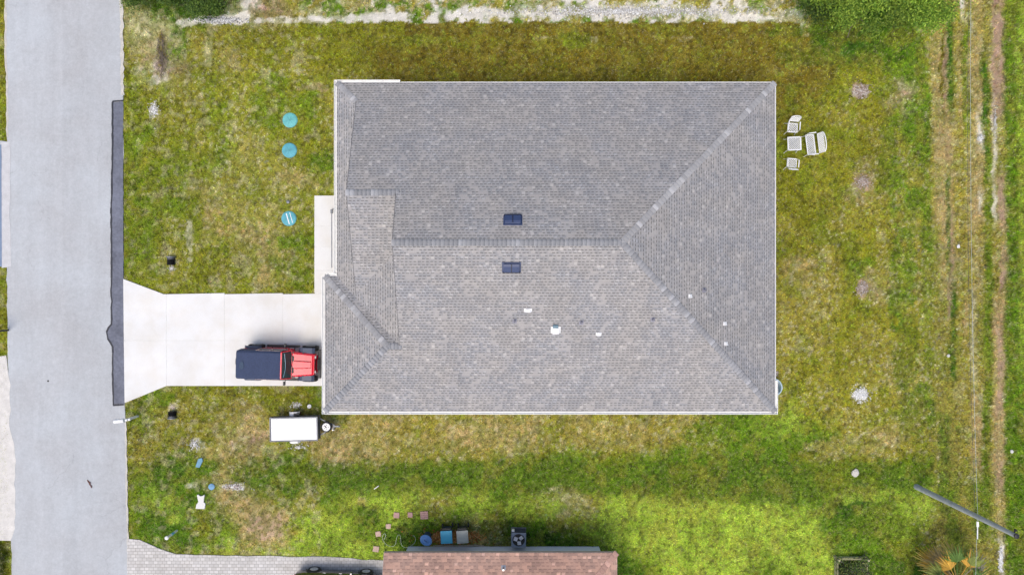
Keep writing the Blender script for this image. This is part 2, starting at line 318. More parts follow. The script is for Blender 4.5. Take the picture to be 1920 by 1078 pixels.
# blotches: x, y, rx, ry, kind, strength
BL = [(560, 39, 90, 6, 's', .7), (660, 36, 60, 7, 's', .7), (515, 213, 22, 26, 'l', .5), (600, 300, 22, 20, 'g', .6), (1614, 740, 14, 11, 's', .95), (1615, 171, 19, 15, 'p', .95), (1606, 172, 8, 10, 's', .6), (1618, 341, 16, 15, 'p', .95), (1617, 540, 15, 17, 'p', .95), (1795, 735, 12, 15, 't', .8),
      (600, 308, 24, 20, 'g', .8), (555, 455, 45, 16, 'l', .9), (560, 500, 30, 40, 'l', .7), (520, 500, 20, 20, 'l', .5), (515, 150, 18, 12, 'l', .8), (495, 210, 30, 30, 'l', .5), (640, 210, 10, 22, 'l', .6), (580, 205, 7, 25, 'l', .8),
      (400, 430, 34, 34, 't', .65), (355, 450, 8, 34, 's', .5), (390, 100, 10, 22, 'x', .8), (430, 105, 20, 14, 't', .5), (288, 205, 9, 18, 's', .7), (400, 130, 34, 26, 'l', .25), (300, 125, 13, 28, 'p', .6), (303, 100, 8, 40, 'k', .8), (292, 150, 10, 8, 's', .5),
      (270, 60, 14, 12, 'x', .6), (262, 30, 12, 14, 'x', .6), (590, 165, 26, 8, 'p', .6), (545, 330, 22, 16, 't', .6), (590, 330, 14, 22, 't', .4), (500, 515, 18, 20, 't', .6), (585, 350, 20, 14, 't', .4),
      (497, 985, 40, 34, 't', .9), (480, 960, 60, 24, 't', .5), (500, 985, 30, 24, 'p', .8), (440, 912, 24, 8, 's', .8), (363, 830, 8, 9, 's', .8), (378, 838, 12, 12, 's', .6), (410, 850, 30, 16, 't', .8), (385, 830, 30, 50, 'd', .4), (358, 910, 14, 6, 's', .6), (385, 905, 8, 20, 't', .3),
      (325, 765, 10, 8, 'x', .9), (322, 480, 8, 8, 'x', .7), (323, 512, 8, 6, 't', .7), (690, 968, 22, 18, 'g', .65), (745, 1008, 30, 26, 'g', .8), (590, 975, 8, 6, 'p', .5), (680, 940, 10, 8, 't', .6),
      (925, 1000, 46, 22, 'g', .5), (1000, 1008, 90, 14, 'g', .45), (1060, 1018, 80, 8, 'g', .5), (1010, 955, 70, 26, 'l', .6), (1010, 955, 60, 20, 'b', .4), (1420, 925, 14, 8, 'g', .7), (1640, 1062, 90, 24, 'g', .6), (1660, 990, 60, 22, 'm', .7),
      (1440, 800, 40, 30, 'b', .35), (1340, 820, 70, 30, 'l', .6), (900, 820, 60, 16, 't', .5), (1130, 820, 50, 24, 't', .4), (760, 830, 120, 18, 't', .45), (1640, 700, 60, 80, 'd', .4), (1560, 840, 50, 26, 't', .4),
      (1690, 520, 26, 90, 'l', .7), (1665, 300, 24, 60, 'm', .6), (1655, 480, 12, 90, 'd', .6), (1700, 660, 26, 90, 'g', .45), (1080, 75, 30, 26, 'l', .4), (800, 75, 40, 10, 'l', .4), (1720, 780, 40, 60, 'g', .45), (1740, 540, 12, 300, 'l', .4),
      (1530, 105, 70, 26, 'g', .45), (1480, 60, 40, 10, 'g', .5), (1625, 100, 80, 22, 'g', .5), (410, 38, 55, 9, 's', .9), (350, 42, 20, 8, 's', .8), (455, 32, 16, 8, 's', .8), (700, 32, 50, 8, 's', .8), (900, 25, 80, 12, 's', .7), (1000, 22, 120, 14, 's', .5), (1180, 20, 110, 16, 's', .6), (1330, 28, 60, 10, 's', .6), (1410, 34, 60, 6, 's', .7),  # the deep green ones paint mottled shade under the top right tree
      (680, 1000, 14, 10, 'l', .5), (1250, 1010, 120, 40, 'b', .6), (1500, 1040, 70, 30, 'b', .4), (1600, 925, 70, 18, 'b', .7), (1000, 945, 60, 18, 'b', .4), (1190, 965, 120, 26, 'b', .5)]
DRIVE = [(231, 522), (308, 551), (590, 549), (590, 367), (700, 367), (700, 723), (312, 724), (233, 756)]
PAVE = [(240, 1009), (262, 1011), (300, 1028), (330, 1038), (480, 1041), (600, 1043), (640, 1044), (700, 1050), (730, 1050), (730, 1500), (240, 1500)]
ROADP = [(12, -300), (12, 0), (11, 110), (14, 140), (14, 265), (-60, 265), (-60, 500), (14, 500), (16, 900), (24, 1078), (24, 1400), (244, 1400), (242, 1078), (240, 980), (237, 800), (234, 755), (232, 520), (231, 190), (229, 0), (229, -300)]
def inpoly(px, py, P):
    c = np.zeros(len(px), bool); n = len(P)
    for i in range(n):
        x1, y1 = P[i]; x2, y2 = P[(i + 1) % n]
        if y1 == y2: continue
        t = ((y1 > py) != (y2 > py)) & (px < (x2 - x1) * (py - y1) / (y2 - y1) + x1); c ^= t
    return c
def ground(X, Y):
    """soil and grass colour, bareness (0..1) and height for world points"""
    px = X * F / H + 960; py = 539 - Y * F / H
    n1 = fbm(X, Y, 1.6, 0) - .5; n2 = fbm(X, Y, 1.6, 5) - .5
    f1 = fbm(X, Y, .42, 2, 3) - .5; f2 = fbm(X, Y, .42, 6, 3) - .5; rag = fbm(X, Y, .30, 12, 3) - .5
    wx = px + n1 * 75 + f1 * 60; wy = py + (n2 * 60 + f2 * 55) * np.where((py < 60) | ((py > 850) & (py < 960) & (px > 450)), .25, 1)
    col = samp(CM, wx, wy); bare = samp(SM, wx, wy)
    # the mown lot line on the north side is sharp
    t = sstep(38, 46, py + (fbm(X, Y, .5, 3) - .5) * 12) * (px > 560) * (px < 1500)
    kk = np.where((px > 760)[:, None], c_['k'], c_['o'])
    up = (py < 70) & (px > 560) & (px < 1500 + n1 * 90)
    col = np.where((up & (t > .5))[:, None], kk, col); bare = np.where(up & (t > .5), 0, bare)
    f = fbm(X, Y, 1.1, 8)
    u2 = (up & (t <= .5))
    f = fbm(X, Y, .8, 8, 4) + .10 * sstep(12, 30, py) - .06 * (px < 680); f2_ = fbm(X, Y, .5, 15, 3)
    veg = np.where((f2_ > .55)[:, None], c_['l'], np.where((f2_ > .47)[:, None], c_['x'] * .9, c_['d']))
    a = sstep(.48, .60, f)[:, None]; a = a * sstep(.30, .48, fbm(X, Y, .22, 4, 3) + .12 * sstep(14, 28, py))[:, None] * (.35 + .65 * np.maximum(sstep(600, 760, px), sstep(24, 34, py)) * (1 - .7 * sstep(1330, 1480, px)))[:, None]
    col = np.where(u2[:, None], veg * (1 - a) + c_['s'] * a, col); bare = np.where(u2, .12 + .8 * a[:, 0], bare)
    for cx, cy, rx, ry, kd, st in BL:
        q = (abs(px - cx) < rx * 2.2) & (abs(py - cy) < ry * 2.2)
        if not q.any(): continue
        d = np.sqrt(((px[q] - cx) / rx) ** 2 + ((py[q] - cy) / ry) ** 2) + (fbm(X[q], Y[q], .45, 9) - .5) * 1.3
        a = 1 - sstep(.55, 1.35, d); a = st * sstep(.28, .72, a + rag[q] * 1.5 * (4 * a * (1 - a)) ** .5 * (.35 if st > .92 else 1))
        col[q] = col[q] * (1 - a[:, None]) + c_[kd] * a[:, None]
        bare[q] = bare[q] * (1 - a) + a * {'s': 1., 'x': .7, 'p': .75, 't': .45, 'd': .12}.get(kd, 0)
    fr = (px < 620) & (py > 140) & (py < 560)
    a = (.38 * fr * (bare < .3))[:, None]; col = col * (1 - a) + (c_['l'] * .5 + c_['y'] * .6) * a
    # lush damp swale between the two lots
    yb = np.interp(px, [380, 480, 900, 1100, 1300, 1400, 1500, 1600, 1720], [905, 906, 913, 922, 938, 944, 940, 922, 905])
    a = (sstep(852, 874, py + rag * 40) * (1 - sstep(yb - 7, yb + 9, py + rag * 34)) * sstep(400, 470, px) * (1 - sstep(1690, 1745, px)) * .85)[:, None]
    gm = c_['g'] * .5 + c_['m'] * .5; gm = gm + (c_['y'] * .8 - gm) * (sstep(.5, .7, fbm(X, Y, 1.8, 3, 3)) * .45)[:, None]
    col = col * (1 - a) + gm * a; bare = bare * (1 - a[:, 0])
    z = (fbm(X, Y, 2.2, 2) - .5) * .03
    q = px > 1735
    if q.any():
        a0 = sstep(1740, 1765, px[q]); c = col[q] * (1 - a0[:, None]) + (c_['d'] * .6 + c_['t'] * .18 + c_['m'] * .22) * a0[:, None]; b = bare[q]
        zz = z[q]; wv = (fbm(X[q] * .0, Y[q], 4.5, 4, 3) - .5) * 14 + (fbm(X[q], Y[q], .5, 6) - .5) * 13
        for cx, hw, kd, st, y0, y1 in STR:
            d = abs(px[q] + wv - cx) / hw
            a = st * (1 - sstep(.5, 1.3, d)) * sstep(y0 - 22, y0 + 22, py[q]) * (1 - sstep(y1 - 22, y1 + 22, py[q]))
            a = a * np.clip(1.15 + rag[q] * 2.2, .2, 1.4); a = np.clip(a, 0, 1)
            c = c * (1 - a[:, None]) + c_[kd] * a[:, None]; b = b * (1 - a) + a * {'s': 1., 'x': .7, 'p': .7, 't': .4, 'd': .15}.get(kd, 0)
            if kd in 'spk' or (kd == 'g' and cx < 1800): zz = zz - a * .05
        col[q] = c; bare[q] = b; z[q] = zz
    # mid and fine mottling: straw against fresh blades
    g = col[:, 1] - col[:, 0]; isg = 1 - np.clip(bare * 1.3, 0, 1)
    a = (sstep(.50, .66, fbm(X, Y, .55, 11, 3)) * .40 * isg)[:, None]; col = col * (1 - a) + c_['d'] * a
    a = (sstep(.52, .68, fbm(X, Y, .8, 13, 3)) * .34 * isg * (1 - .5 * (py < 160)))[:, None]; col = col * (1 - a) + c_['l'] * a
    a = (sstep(.60, .72, fbm(X, Y, .35, 7, 2)) * .5 * isg * sstep(.02, .12, bare + .5 * (px < 600) * .2))[:, None]; col = col * (1 - a) + c_['x'] * a
    # half-bare soil is broken into hand-sized clumps of grass and pale sand
    mid = sstep(.10, .25, bare) * (1 - sstep(.72, .9, bare)) * (1 - .75 * (px > 1735)) * .6; t = sstep(.46, .60, vnoise(X, Y, .15, 2) * .6 + vnoise(X, Y, .33, 7) * .4)
    a = (mid * (1 - t) * .75)[:, None]; gcl = np.where((vnoise(X, Y, .5, 1) > .5)[:, None], c_['o'], c_['l'] * .5 + c_['k'] * .5)
    col = col * (1 - a) + gcl * a; col = col * (1 + .22 * mid * t)[:, None]; bare = bare * (1 - .75 * a[:, 0])
    # flecks: pale thatch, bright tips and dark tufts about a hand wide
    f = vnoise(X, Y, .10, 4); h = vnoise(X, Y, .11, 9); q2 = vnoise(X, Y, .10, 14)
    a = (sstep(.68, .84, f) * .62 * isg * sstep(.015, .08, bare + .03)[...])[:, None]; col = col * (1 - a) + np.array((.58, .54, .36)) * a
    a = (sstep(.70, .86, h) * .34 * isg)[:, None]; col = col * (1 - a) + c_['b'] * a
    col = col * (1 - .5 * sstep(.58, .8, q2) * isg)[:, None]
    col = col * (.72 + .56 * fbm(X, Y, .26, 1, 3))[:, None] * (.86 + .28 * fbm(X, Y, 3.3, 10, 3))[:, None]
    # beyond the two lots: plain rough pasture
    a = sstep(28.5, 34, np.maximum(abs(X), abs(Y) * 1.75))[:, None]
    col = col * (1 - a) + (c_['y'] * .45 + c_['m'] * .35) * a; bare = bare * (1 - a[:, 0]); z = z * (1 - a[:, 0])
    return np.clip(col, 0, 1), np.clip(bare, 0, 1), z
GAIN = 1.17       # photograph tone -> albedo
def axis(lo, hi, st, far):
    a = list(np.arange(lo, hi + 1e-6, st)); o1 = []; o2 = []; d = st; x = hi
    while x < far: d *= 1.35; x += d; o1.append(x)
    d = st; x = lo
    while x > -far: d *= 1.35; x -= d; o2.append(x)
    return np.array(o2[::-1] + a + o1)
gx = axis(-30, 30, .1, 400); gy = axis(-18.5, 18.5, .1, 400)
GX, GY = np.meshgrid(gx, gy); V = np.zeros((GX.size, 3)); V[:, 0] = GX.ravel(); V[:, 1] = GY.ravel()
col, bare, zz = ground(V[:, 0].copy(), V[:, 1].copy())
V[:, 2] = zz - .012
soil = np.array((.23, .19, .12)); sc_ = np.clip(bare, 0, 1)[:, None]
gcol = (col * GAIN) * (.72 + .28 * sc_) * .9 + soil * .1 * (1 - sc_)
nx_, ny_ = len(gx), len(gy)
I = np.arange((ny_ - 1) * (nx_ - 1)); r_ = I // (nx_ - 1); q_ = I % (nx_ - 1); b_ = r_ * nx_ + q_
FQ = np.stack([b_, b_ + 1, b_ + nx_ + 1, b_ + nx_], 1)
M['ground'] = attr_mat("lawn_soil", .95, .22, 22, .1, bump=.5)
go = raw_mesh("ground", V, FQ, M['ground'], gcol); go["kind"] = "structure"

# ------------------------------------------------------------------ grass blades
M['grass'] = attr_mat("grass_blades", .75, .06, 3, .25, trans=.25)
NT = 430000
X = rng.uniform(-28.6, 28.6, NT); Y = rng.uniform(-16.3, 16.3, NT)
px = X * F / H + 960; py = 539 - Y * F / H
colr, br, zz = ground(X, Y)
keep = rng.random(NT) > br * 1.15
jx = px + rng.normal(0, 1.3, NT); jy = py + rng.normal(0, 1.3, NT)
for P in (DRIVE, PAVE, ROADP): keep &= ~inpoly(jx, jy, P)
keep &= ~((X > -8.0) & (X < 12.3) & (Y > -5.4) & (Y < 9.4))
keep &= ~((X > -5.5) & (X < 4.6) & (Y < -13.9))
keep &= ~((((px - 848) / 60) ** 2 + ((py - 1008) / 17) ** 2 < 1) & (rng.random(NT) < .85))
X, Y, px, py, colr, br, zz = [a[keep] for a in (X, Y, px, py, colr, br, zz)]
n = len(X); rough_ = sstep(1740, 1800, px) + .7 * sstep(1886, 1896, px) + .5 * (py < 40)
tall = .035 + .03 * rng.random(n) + .05 * rough_ * rng.random(n) + .05 * ((px > 700) & (px < 1130) & (py > 975) & (py < 1035)) * rng.random(n)
VV = []; CC = []
ind = rng.normal(1, .20, n)[:, None]; hue = rng.normal(0, .07, n)[:, None]
cb = colr * GAIN * 1.18 * np.clip(ind, .45, 1.7) * (1 + hue * np.array([1., -.2, -.6]))
straw = (rng.random(n) < .09) & (br < .9) & (cb[:, 1] < .5); cb[straw] = cb[straw] * .4 + np.array((.42, .38, .2)) * .6
for k in range(3):
    a = rng.uniform(0, 2 * np.pi, n); ln = rng.uniform(.03, .085, n) * (1 + .5 * rough_); wd = rng.uniform(.012, .03, n)
    ox = X + rng.normal(0, .02, n); oy = Y + rng.normal(0, .02, n)
    p = a + np.pi / 2
    v = np.zeros((n, 3, 3))
    v[:, 0, 0] = ox + np.cos(p) * wd; v[:, 0, 1] = oy + np.sin(p) * wd; v[:, 0, 2] = zz - .015
    v[:, 1, 0] = ox - np.cos(p) * wd; v[:, 1, 1] = oy - np.sin(p) * wd; v[:, 1, 2] = zz - .015
    v[:, 2, 0] = ox + np.cos(a) * ln; v[:, 2, 1] = oy + np.sin(a) * ln; v[:, 2, 2] = zz + tall * rng.uniform(.5, 1.1, n)
    VV.append(v.reshape(-1, 3)); CC.append(np.repeat(cb * rng.uniform(.72, 1.28, n)[:, None], 3, 0))
V = np.concatenate(VV); Cc = np.clip(np.concatenate(CC), 0, 1)
gr = raw_mesh("grass", V, np.arange(len(V)).reshape(-1, 3), M['grass'], Cc)
tag(gr, "short patchy green and straw coloured lawn grass around the house", "grass", kind="stuff")

# ------------------------------------------------------------------ street and hard surfaces
def px_poly(P, z=0.0, jit=0, step=0):
    out = []
    for i, (x, y) in enumerate(P):
        x2, y2 = P[(i + 1) % len(P)]
        m = max(1, int(math.hypot(x2 - x, y2 - y) / step)) if step else 1
        for k in range(m):
            t = k / m; a, b = W(x + (x2 - x) * t, y + (y2 - y) * t, z)
            out.append((a + (random.gauss(0, jit) if jit else 0), b + (random.gauss(0, jit) if jit else 0)))
    return out
k = N("old_asphalt"); tc = k.n("TexCoord").outputs["Object"]; mp = k.n("Mapping"); mp.inputs["Scale"].default_value = (1.6, .16, 1); k.l(tc, mp.inputs[0])
st = k.noise(1.0, 5, mp.outputs[0], .6); big = k.noise(.32, 4, tc); fine = k.noise(11, 3, tc, .8); sp_ = k.noise(3.2, 5, tc, .75)
sx = k.n("SeparateXYZ"); k.l(tc, sx.inputs[0]); half = k.math('GREATER_THAN', sx.outputs[0], -24.08)
v_ = k.math('ADD', .74, k.math('MULTIPLY', st, .24)); v_ = k.math('ADD', v_, k.math('MULTIPLY', k.ramp(big, .35, .65), .11)); v_ = k.math('ADD', v_, k.math('MULTIPLY', k.math('SUBTRACT', fine, .5), .34))
v_ = k.math('ADD', v_, k.math('MULTIPLY', k.math('SUBTRACT', sp_, .5), .34)); v_ = k.math('SUBTRACT', v_, k.math('MULTIPLY', half, .03))
crk = k.n('TexVoronoi', feature='DISTANCE_TO_EDGE'); crk.inputs['Scale'].default_value = .32; wv_ = k.n('Mapping'); wv_.inputs['Scale'].default_value = (1, .6, 1); nz = k.n('TexNoise'); nz.inputs['Scale'].default_value = 2.5; nz.inputs['Detail'].default_value = 5; k.l(tc, nz.inputs['Vector']); vm = k.n('VectorMath', operation='MULTIPLY_ADD'); k.l(nz.outputs['Color'], vm.inputs[0]); vm.inputs[1].default_value = (.7, .7, 0); k.l(tc, vm.inputs[2]); k.l(vm.outputs[0], crk.inputs['Vector'])
ck = k.math('MULTIPLY', k.math('LESS_THAN', crk.outputs[0], .006), k.math('GREATER_THAN', k.noise(.25, 2, tc), .56)); v_ = k.math('SUBTRACT', v_, k.math('MULTIPLY', ck, .10))
cc = k.n("VectorMath", operation='SCALE'); k.l(k.mix(k.ramp(big, .35, .65), (.46, .47, .485), (.45, .475, .50)), cc.inputs[0]); k.l(v_, cc.inputs[3]); k.l(cc.outputs[0], k.b.inputs["Base Color"])
k.b.inputs["Roughness"].default_value = .9; k.bump(fine, .3, .01); M['road'] = k.m
k = N("concrete"); tc = k.n("TexCoord").outputs["Object"]; big = k.noise(.6, 5, tc); fine = k.noise(14, 4, tc, .7)
v_ = k.math('ADD', .88, k.math('MULTIPLY', k.ramp(big, .3, .7), .08)); v_ = k.math('ADD', v_, k.math('MULTIPLY', k.math('SUBTRACT', fine, .5), .12))
cc = k.n("VectorMath", operation='SCALE'); k.l(k.mix(k.ramp(k.noise(.9, 3, tc), .4, .7), (.745, .745, .735), (.70, .68, .64)), cc.inputs[0]); k.l(v_, cc.inputs[3]); k.l(cc.outputs[0], k.b.inputs["Base Color"])
k.b.inputs["Roughness"].default_value = .85; k.bump(fine, .15, .005); M['conc'] = k.m
M['joint'] = mat("slab_joint", (.64, .63, .60), .9, .2, 5)
M['patch'] = mat("new_asphalt", (.135, .145, .185), .85, .38, 1.1, bump=.3)
M['tar'] = mat("tar_seal", (.018, .02, .03), .6, .3, 5)
M['sandy'] = mat("sandy_verge", (.50, .48, .44), .95, .22, 2.5, bump=.4)

m = MB(); m.prism(px_poly(ROADP, 0, .018, 12), -.08, .03); tag(m.build("road", M['road']), kind="structure")
# sandy gravel spilling along both road edges
def strip_mesh(name, pts, w0, z, material, jit=.05):
    m = MB(); q = []
    for i, (x, y) in enumerate(pts[:-1]):
        x2, y2 = pts[i + 1]; nn = max(2, int(math.hypot(x2 - x, y2 - y) / 7))
        for t in range(nn): q.append((x + (x2 - x) * t / nn, y + (y2 - y) * t / nn))
    L = [W(x, y) for x, y in q]; A = [(a - w0 * random.uniform(.3, 1) , b) for a, b in L]; B = [(a + w0 * random.uniform(.2, 1), b) for a, b in L]
    for i in range(len(L) - 1): m.face([(*A[i], z), (*B[i], z), (*B[i + 1], z), (*A[i + 1], z)])
    o = m.build(name, material); o["kind"] = "structure"; return o
strip_mesh("sandy_road_edge", [(227, -60), (229, 30), (230, 186)], .14, .036, M['sandy'])
strip_mesh("sandy_road_edge", [(236, 790), (239, 960), (242, 1100)], .07, .036, M['sandy'])
strip_mesh("sandy_road_edge", [(12, -60), (11, 100), (14, 140), (15, 265)], .09, .036, M['sandy'])
m = MB(); m.prism(px_poly([(-40, 672), (13, 668), (19, 720), (20, 800), (30, 850), (28, 990), (20, 1012), (-40, 1012)], 0, .025, 14), -.05, .036); tag(m.build("sandy_driveway", mat("crushed_shell", (.60, .58, .55), .95, .16, 3, bump=.5)), kind="structure")
m = MB(); m.prism(px_poly([(4, 268), (19, 266), (21, 500), (4, 502)], 0, .02, 30), -.05, .037); tag(m.build("concrete_apron", mat("pale_apron", (.5, .5, .51), .9, .15, 3)), kind="structure")
m = MB(); m.prism(px_poly([(-60, 270), (3.6, 272), (4.4, 500), (-60, 500)]), -.05, .043); tag(m.build("asphalt_apron", mat("blue_asphalt", (.17, .23, .34), .8, .2, 2)), kind="structure")
# asphalt patch across the end of the driveway
pp = [(212, 191), (231, 190), (231.5, 400), (232, 520), (233, 640), (235, 758), (214, 759)]
lf = [(213, 756), (212, 700), (211.5, 650), (209, 643), (203, 635), (202, 622), (205, 614), (210, 608), (210.5, 590), (209, 575), (210.5, 565), (209, 545), (210, 520), (210, 400), (211, 300), (212, 194)]
m = MB(); m.prism(px_poly([(213, 193), (231, 191), (231.6, 400), (232.4, 640), (234.6, 757)] + lf), -.03, .044)
tag(m.build("asphalt_patch", M['patch']), kind="structure")
m = MB(); wob = [(x + random.uniform(-.7, .7), y) for x, y in [(lf[0][0] + 20, 758)] + [(lf[0][0], 759)] + lf[1:] + [(213, 191), (231, 189.5)]]
q = []
for i in range(len(wob) - 1):
    (x, y), (x2, y2) = wob[i], wob[i + 1]; nn = max(1, int(math.hypot(x2 - x, y2 - y) / 9))
    for t in range(nn): q.append((x + (x2 - x) * t / nn + random.uniform(-.5, .5), y + (y2 - y) * t / nn))
q.append(wob[-1]); Wp = [Vector((*W(x, y), 0)) for x, y in q]
for i in range(len(Wp) - 1):
    d = (Wp[i + 1] - Wp[i]).normalized(); nn = Vector((-d.y, d.x, 0)) * random.uniform(.035, .055)
    a, b = Wp[i] - d * .02, Wp[i + 1] + d * .02; z = Vector((0, 0, .048 + .0006 * (i % 5)))
    m.face([a + nn + z, a - nn + z, b - nn + z, b + nn + z])
tag(m.build("tar_seam", M['tar']), kind="structure")
# driveway slabs
drive = MB()
def slab(P, z=.055): drive.prism(px_poly(P), -.05, z)
g = .22
slab([(232, 523), (308, 551.5), (313 - g, 551.5), (313 - g, 638 - g), (233, 638 - g)])
slab([(233, 638 + g), (313 - g, 638 + g), (313 - g, 723), (234.5, 755)])
for a, b in ((313, 422), (422, 531), (531, 640)):
    slab([(a + g, 551.5), (b - g, 549.5), (b - g, 638 - g), (a + g, 638 - g)]); slab([(a + g, 638 + g), (b - g, 638 + g), (b - g, 723), (a + g, 723)])
for a, b in ((367, 424), (424, 462), (462, 507), (507, 549)):
    slab([(590, a + g), (686, a + g), (686, b - g), (590, b - g)])
tag(drive.build("driveway", M['conc'], bevel=.008), kind="structure")
m = MB(); m.prism(px_poly([(233.5, 526), (309, 553), (591, 551), (591, 369), (685, 369), (685, 722), (312, 722), (236, 752)]), -.06, .046)
tag(m.build("driveway_base", M['joint']), kind="structure")
# neighbour's paver drive
k = N("pavers"); tc = k.n("TexCoord").outputs["Object"]; bk = k.n("TexBrick"); k.l(tc, bk.inputs["Vector"])
bk.inputs["Scale"].default_value = 1; bk.inputs["Brick Width"].default_value = .24; bk.inputs["Row Height"].default_value = .17; bk.inputs["Mortar Size"].default_value = .014
bk.inputs["Color1"].default_value = (.60, .58, .56, 1); bk.inputs["Color2"].default_value = (.40, .385, .37, 1); bk.inputs["Mortar"].default_value = (.22, .20, .17, 1); bk.inputs["Mortar Smooth"].default_value = .3
bk.offset = .5; f = k.ramp(k.noise(1.3, 4, tc), .35, .65)
k.l(k.mix(.35, bk.outputs[0], k.mix(f, (.46, .44, .41), (.62, .61, .60))), k.b.inputs["Base Color"]); k.b.inputs["Roughness"].default_value = .85
k.bump(k.math('SUBTRACT', 1, bk.outputs[1]), .5, .01); M['pavers'] = k.m
m = MB(); m.prism(px_poly(PAVE[:11], 0, .02, 18)[:] + [], -.05, .045); tag(m.build("paved_driveway", M['pavers']), kind="structure")

# ------------------------------------------------------------------ the house
M['shingle'] = shingle("grey_shingles", (.300, .304, .320), (.325, .316, .312), tab=.19, contrast=.20, dark=.55)
XW, XG, XE, YN, YS, YG = -8.68, -9.28, 13.04, 10.14, -6.14, .56
SL, Z0 = 5 / 12, 2.78
RY = (YN + YS) / 2; RH = (YN - YS) / 2; XA = XW + (YG - YS) / 2; DH = (YG - YS) / 2; XR = -7.62; LY = 4.37
def hN(y): return (YN - y)
def P(x, y, h): return (x, y, Z0 + SL * h)
apexE = P(XE - RH, RY, RH); apexG = P(XG + DH, YG - DH, DH)
def SB(y): return (YN - 2 * LY + y)                                   # run height of the south slope of the small gable
def plane(m, pts, du, dv):
    """pts of one slope; du along the eave, dv horizontal up-slope direction"""
    k = math.sqrt(1 + SL * SL)
    uv = [((p[0] * du[0] + p[1] * du[1]) + 50, (p[0] * dv[0] + p[1] * dv[1]) * k + 50) for p in pts]
    m.face(pts, 0, uv)
house = thing("house", "large single storey house with grey shingle hip roof in middle of lawn", "house", (2, 2, 0))
def HB(m, name, mats, parent, **kw):
    o = m.build(name, mats, parent, **kw)
    o.matrix_parent_inverse = Matrix.Translation(tuple(-v for v in top_loc(parent))); return o
def top_loc(o):
    v = Vector((0, 0, 0))
    while o is not None and o.type == 'EMPTY': v += o.location; o = o.parent
    return v
yv1 = -(YN - 2 * LY) + (XR - XW); yv2 = -(YN - 2 * LY) + (XA - XW)
m = MB()
plane(m, [P(XW, YN, 0), P(XR, YN - (XR - XW), XR - XW), P(XR, LY, hN(LY)), P(XA, LY, hN(LY)), P(XA, RY, RH), apexE, P(XE, YN, 0)], (1, 0), (0, -1))
plane(m, [P(XW, YN, 0), P(XW, YG, 0), P(XA, YG - DH, DH), P(XA, yv2, XA - XW), P(XR, yv1, XR - XW), P(XR, YN - (XR - XW), XR - XW)], (0, 1), (1, 0))
plane(m, [P(XR, LY, hN(LY)), P(XR, yv1, SB(yv1)), P(XA, yv2, SB(yv2)), P(XA, LY, hN(LY))], (1, 0), (0, 1))
plane(m, [P(XG, YS, 0), P(XE, YS, 0), apexE, P(XA, RY, RH), P(XA, YG - DH, DH), apexG], (1, 0), (0, 1))
plane(m, [P(XG, YG, 0), P(XG, YS, 0), apexG], (0, 1), (1, 0))
plane(m, [P(XG, YG, 0), apexG, P(XA, YG - DH, DH), P(XW, YG, 0)], (1, 0), (0, -1))
plane(m, [P(XE, YN, 0), apexE, P(XE, YS, 0)], (0, 1), (-1, 0))
roof = HB(m, "roof", M['shingle'], house, fix=False)
bm = bmesh.new(); bm.from_mesh(roof.data)
for f in bm.faces:
    if f.normal.z < 0: f.normal_flip()
bm.to_mesh(roof.data); bm.free()
def kid(m, name, mats, parent=roof, **kw):                            # sub-part of a part whose parent inverse is already set
    o = m.build(name, mats, parent, **kw); o.matrix_parent_inverse = parent.matrix_parent_inverse.inverted() @ Matrix.Translation(tuple(-v for v in top_loc(parent.parent))) if False else Matrix.Identity(4); return o
# walls, gable walls, soffit, fascia
outl = [(XW, YN), (XE, YN), (XE, YS), (XG, YS), (XG, YG), (XW, YG)]
ins = .5
wl = [(XW + ins + .1, YN - ins), (XE - ins, YN - ins), (XE - ins, YS + ins), (XG + ins, YS + ins), (XG + ins, YG - ins), (XW + ins + .1, YG - ins)]
m = MB(); m.prism(wl, 0, Z0 - .2)
g1 = XR + .28; g2 = XA + .28
m.face([(XR + .02, YN - (XR - XW), Z0 + SL * (XR - XW) - .04), (XR + .02, LY, Z0 + SL * hN(LY) - .04), (XR + .02, yv1, Z0 + SL * (XR - XW) - .04)])
m.face([(XA + .02, LY, Z0 + SL * hN(LY) - .04), (XA + .02, RY, Z0 + SL * RH - .04), (XA + .02, YG - DH, Z0 + SL * DH - .04), (XA + .02, yv2, Z0 + SL * (XA - XW) - .04)])
HB(m, "wall", M['stucco'], house)
m = MB(); o2 = [(x + .03 * (1 if x < 0 else -1), y + .03 * (1 if y < 1 else -1)) for x, y in outl]; m.prism(o2, Z0 - .20, Z0 - .165)
HB(m, "soffit", M['white'], house)
m = MB()
for i in range(6):
    a, b = outl[i], outl[(i + 1) % 6]; m.bar((*a, Z0 - .10), (*b, Z0 - .10), .03, .17)
HB(m, "fascia", M['white'], house)
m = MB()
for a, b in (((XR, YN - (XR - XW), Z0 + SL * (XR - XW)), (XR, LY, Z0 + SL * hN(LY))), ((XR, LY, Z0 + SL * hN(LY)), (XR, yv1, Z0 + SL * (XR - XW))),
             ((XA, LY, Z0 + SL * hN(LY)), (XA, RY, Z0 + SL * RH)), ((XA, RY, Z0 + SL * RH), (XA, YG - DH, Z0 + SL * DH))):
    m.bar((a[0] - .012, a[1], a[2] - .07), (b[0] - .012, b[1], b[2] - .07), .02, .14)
HB(m, "rake_board", mat("rake_shadow_grey", (.11, .11, .12), .8), house)  # boards coloured dark to draw the shadow line along the rakes
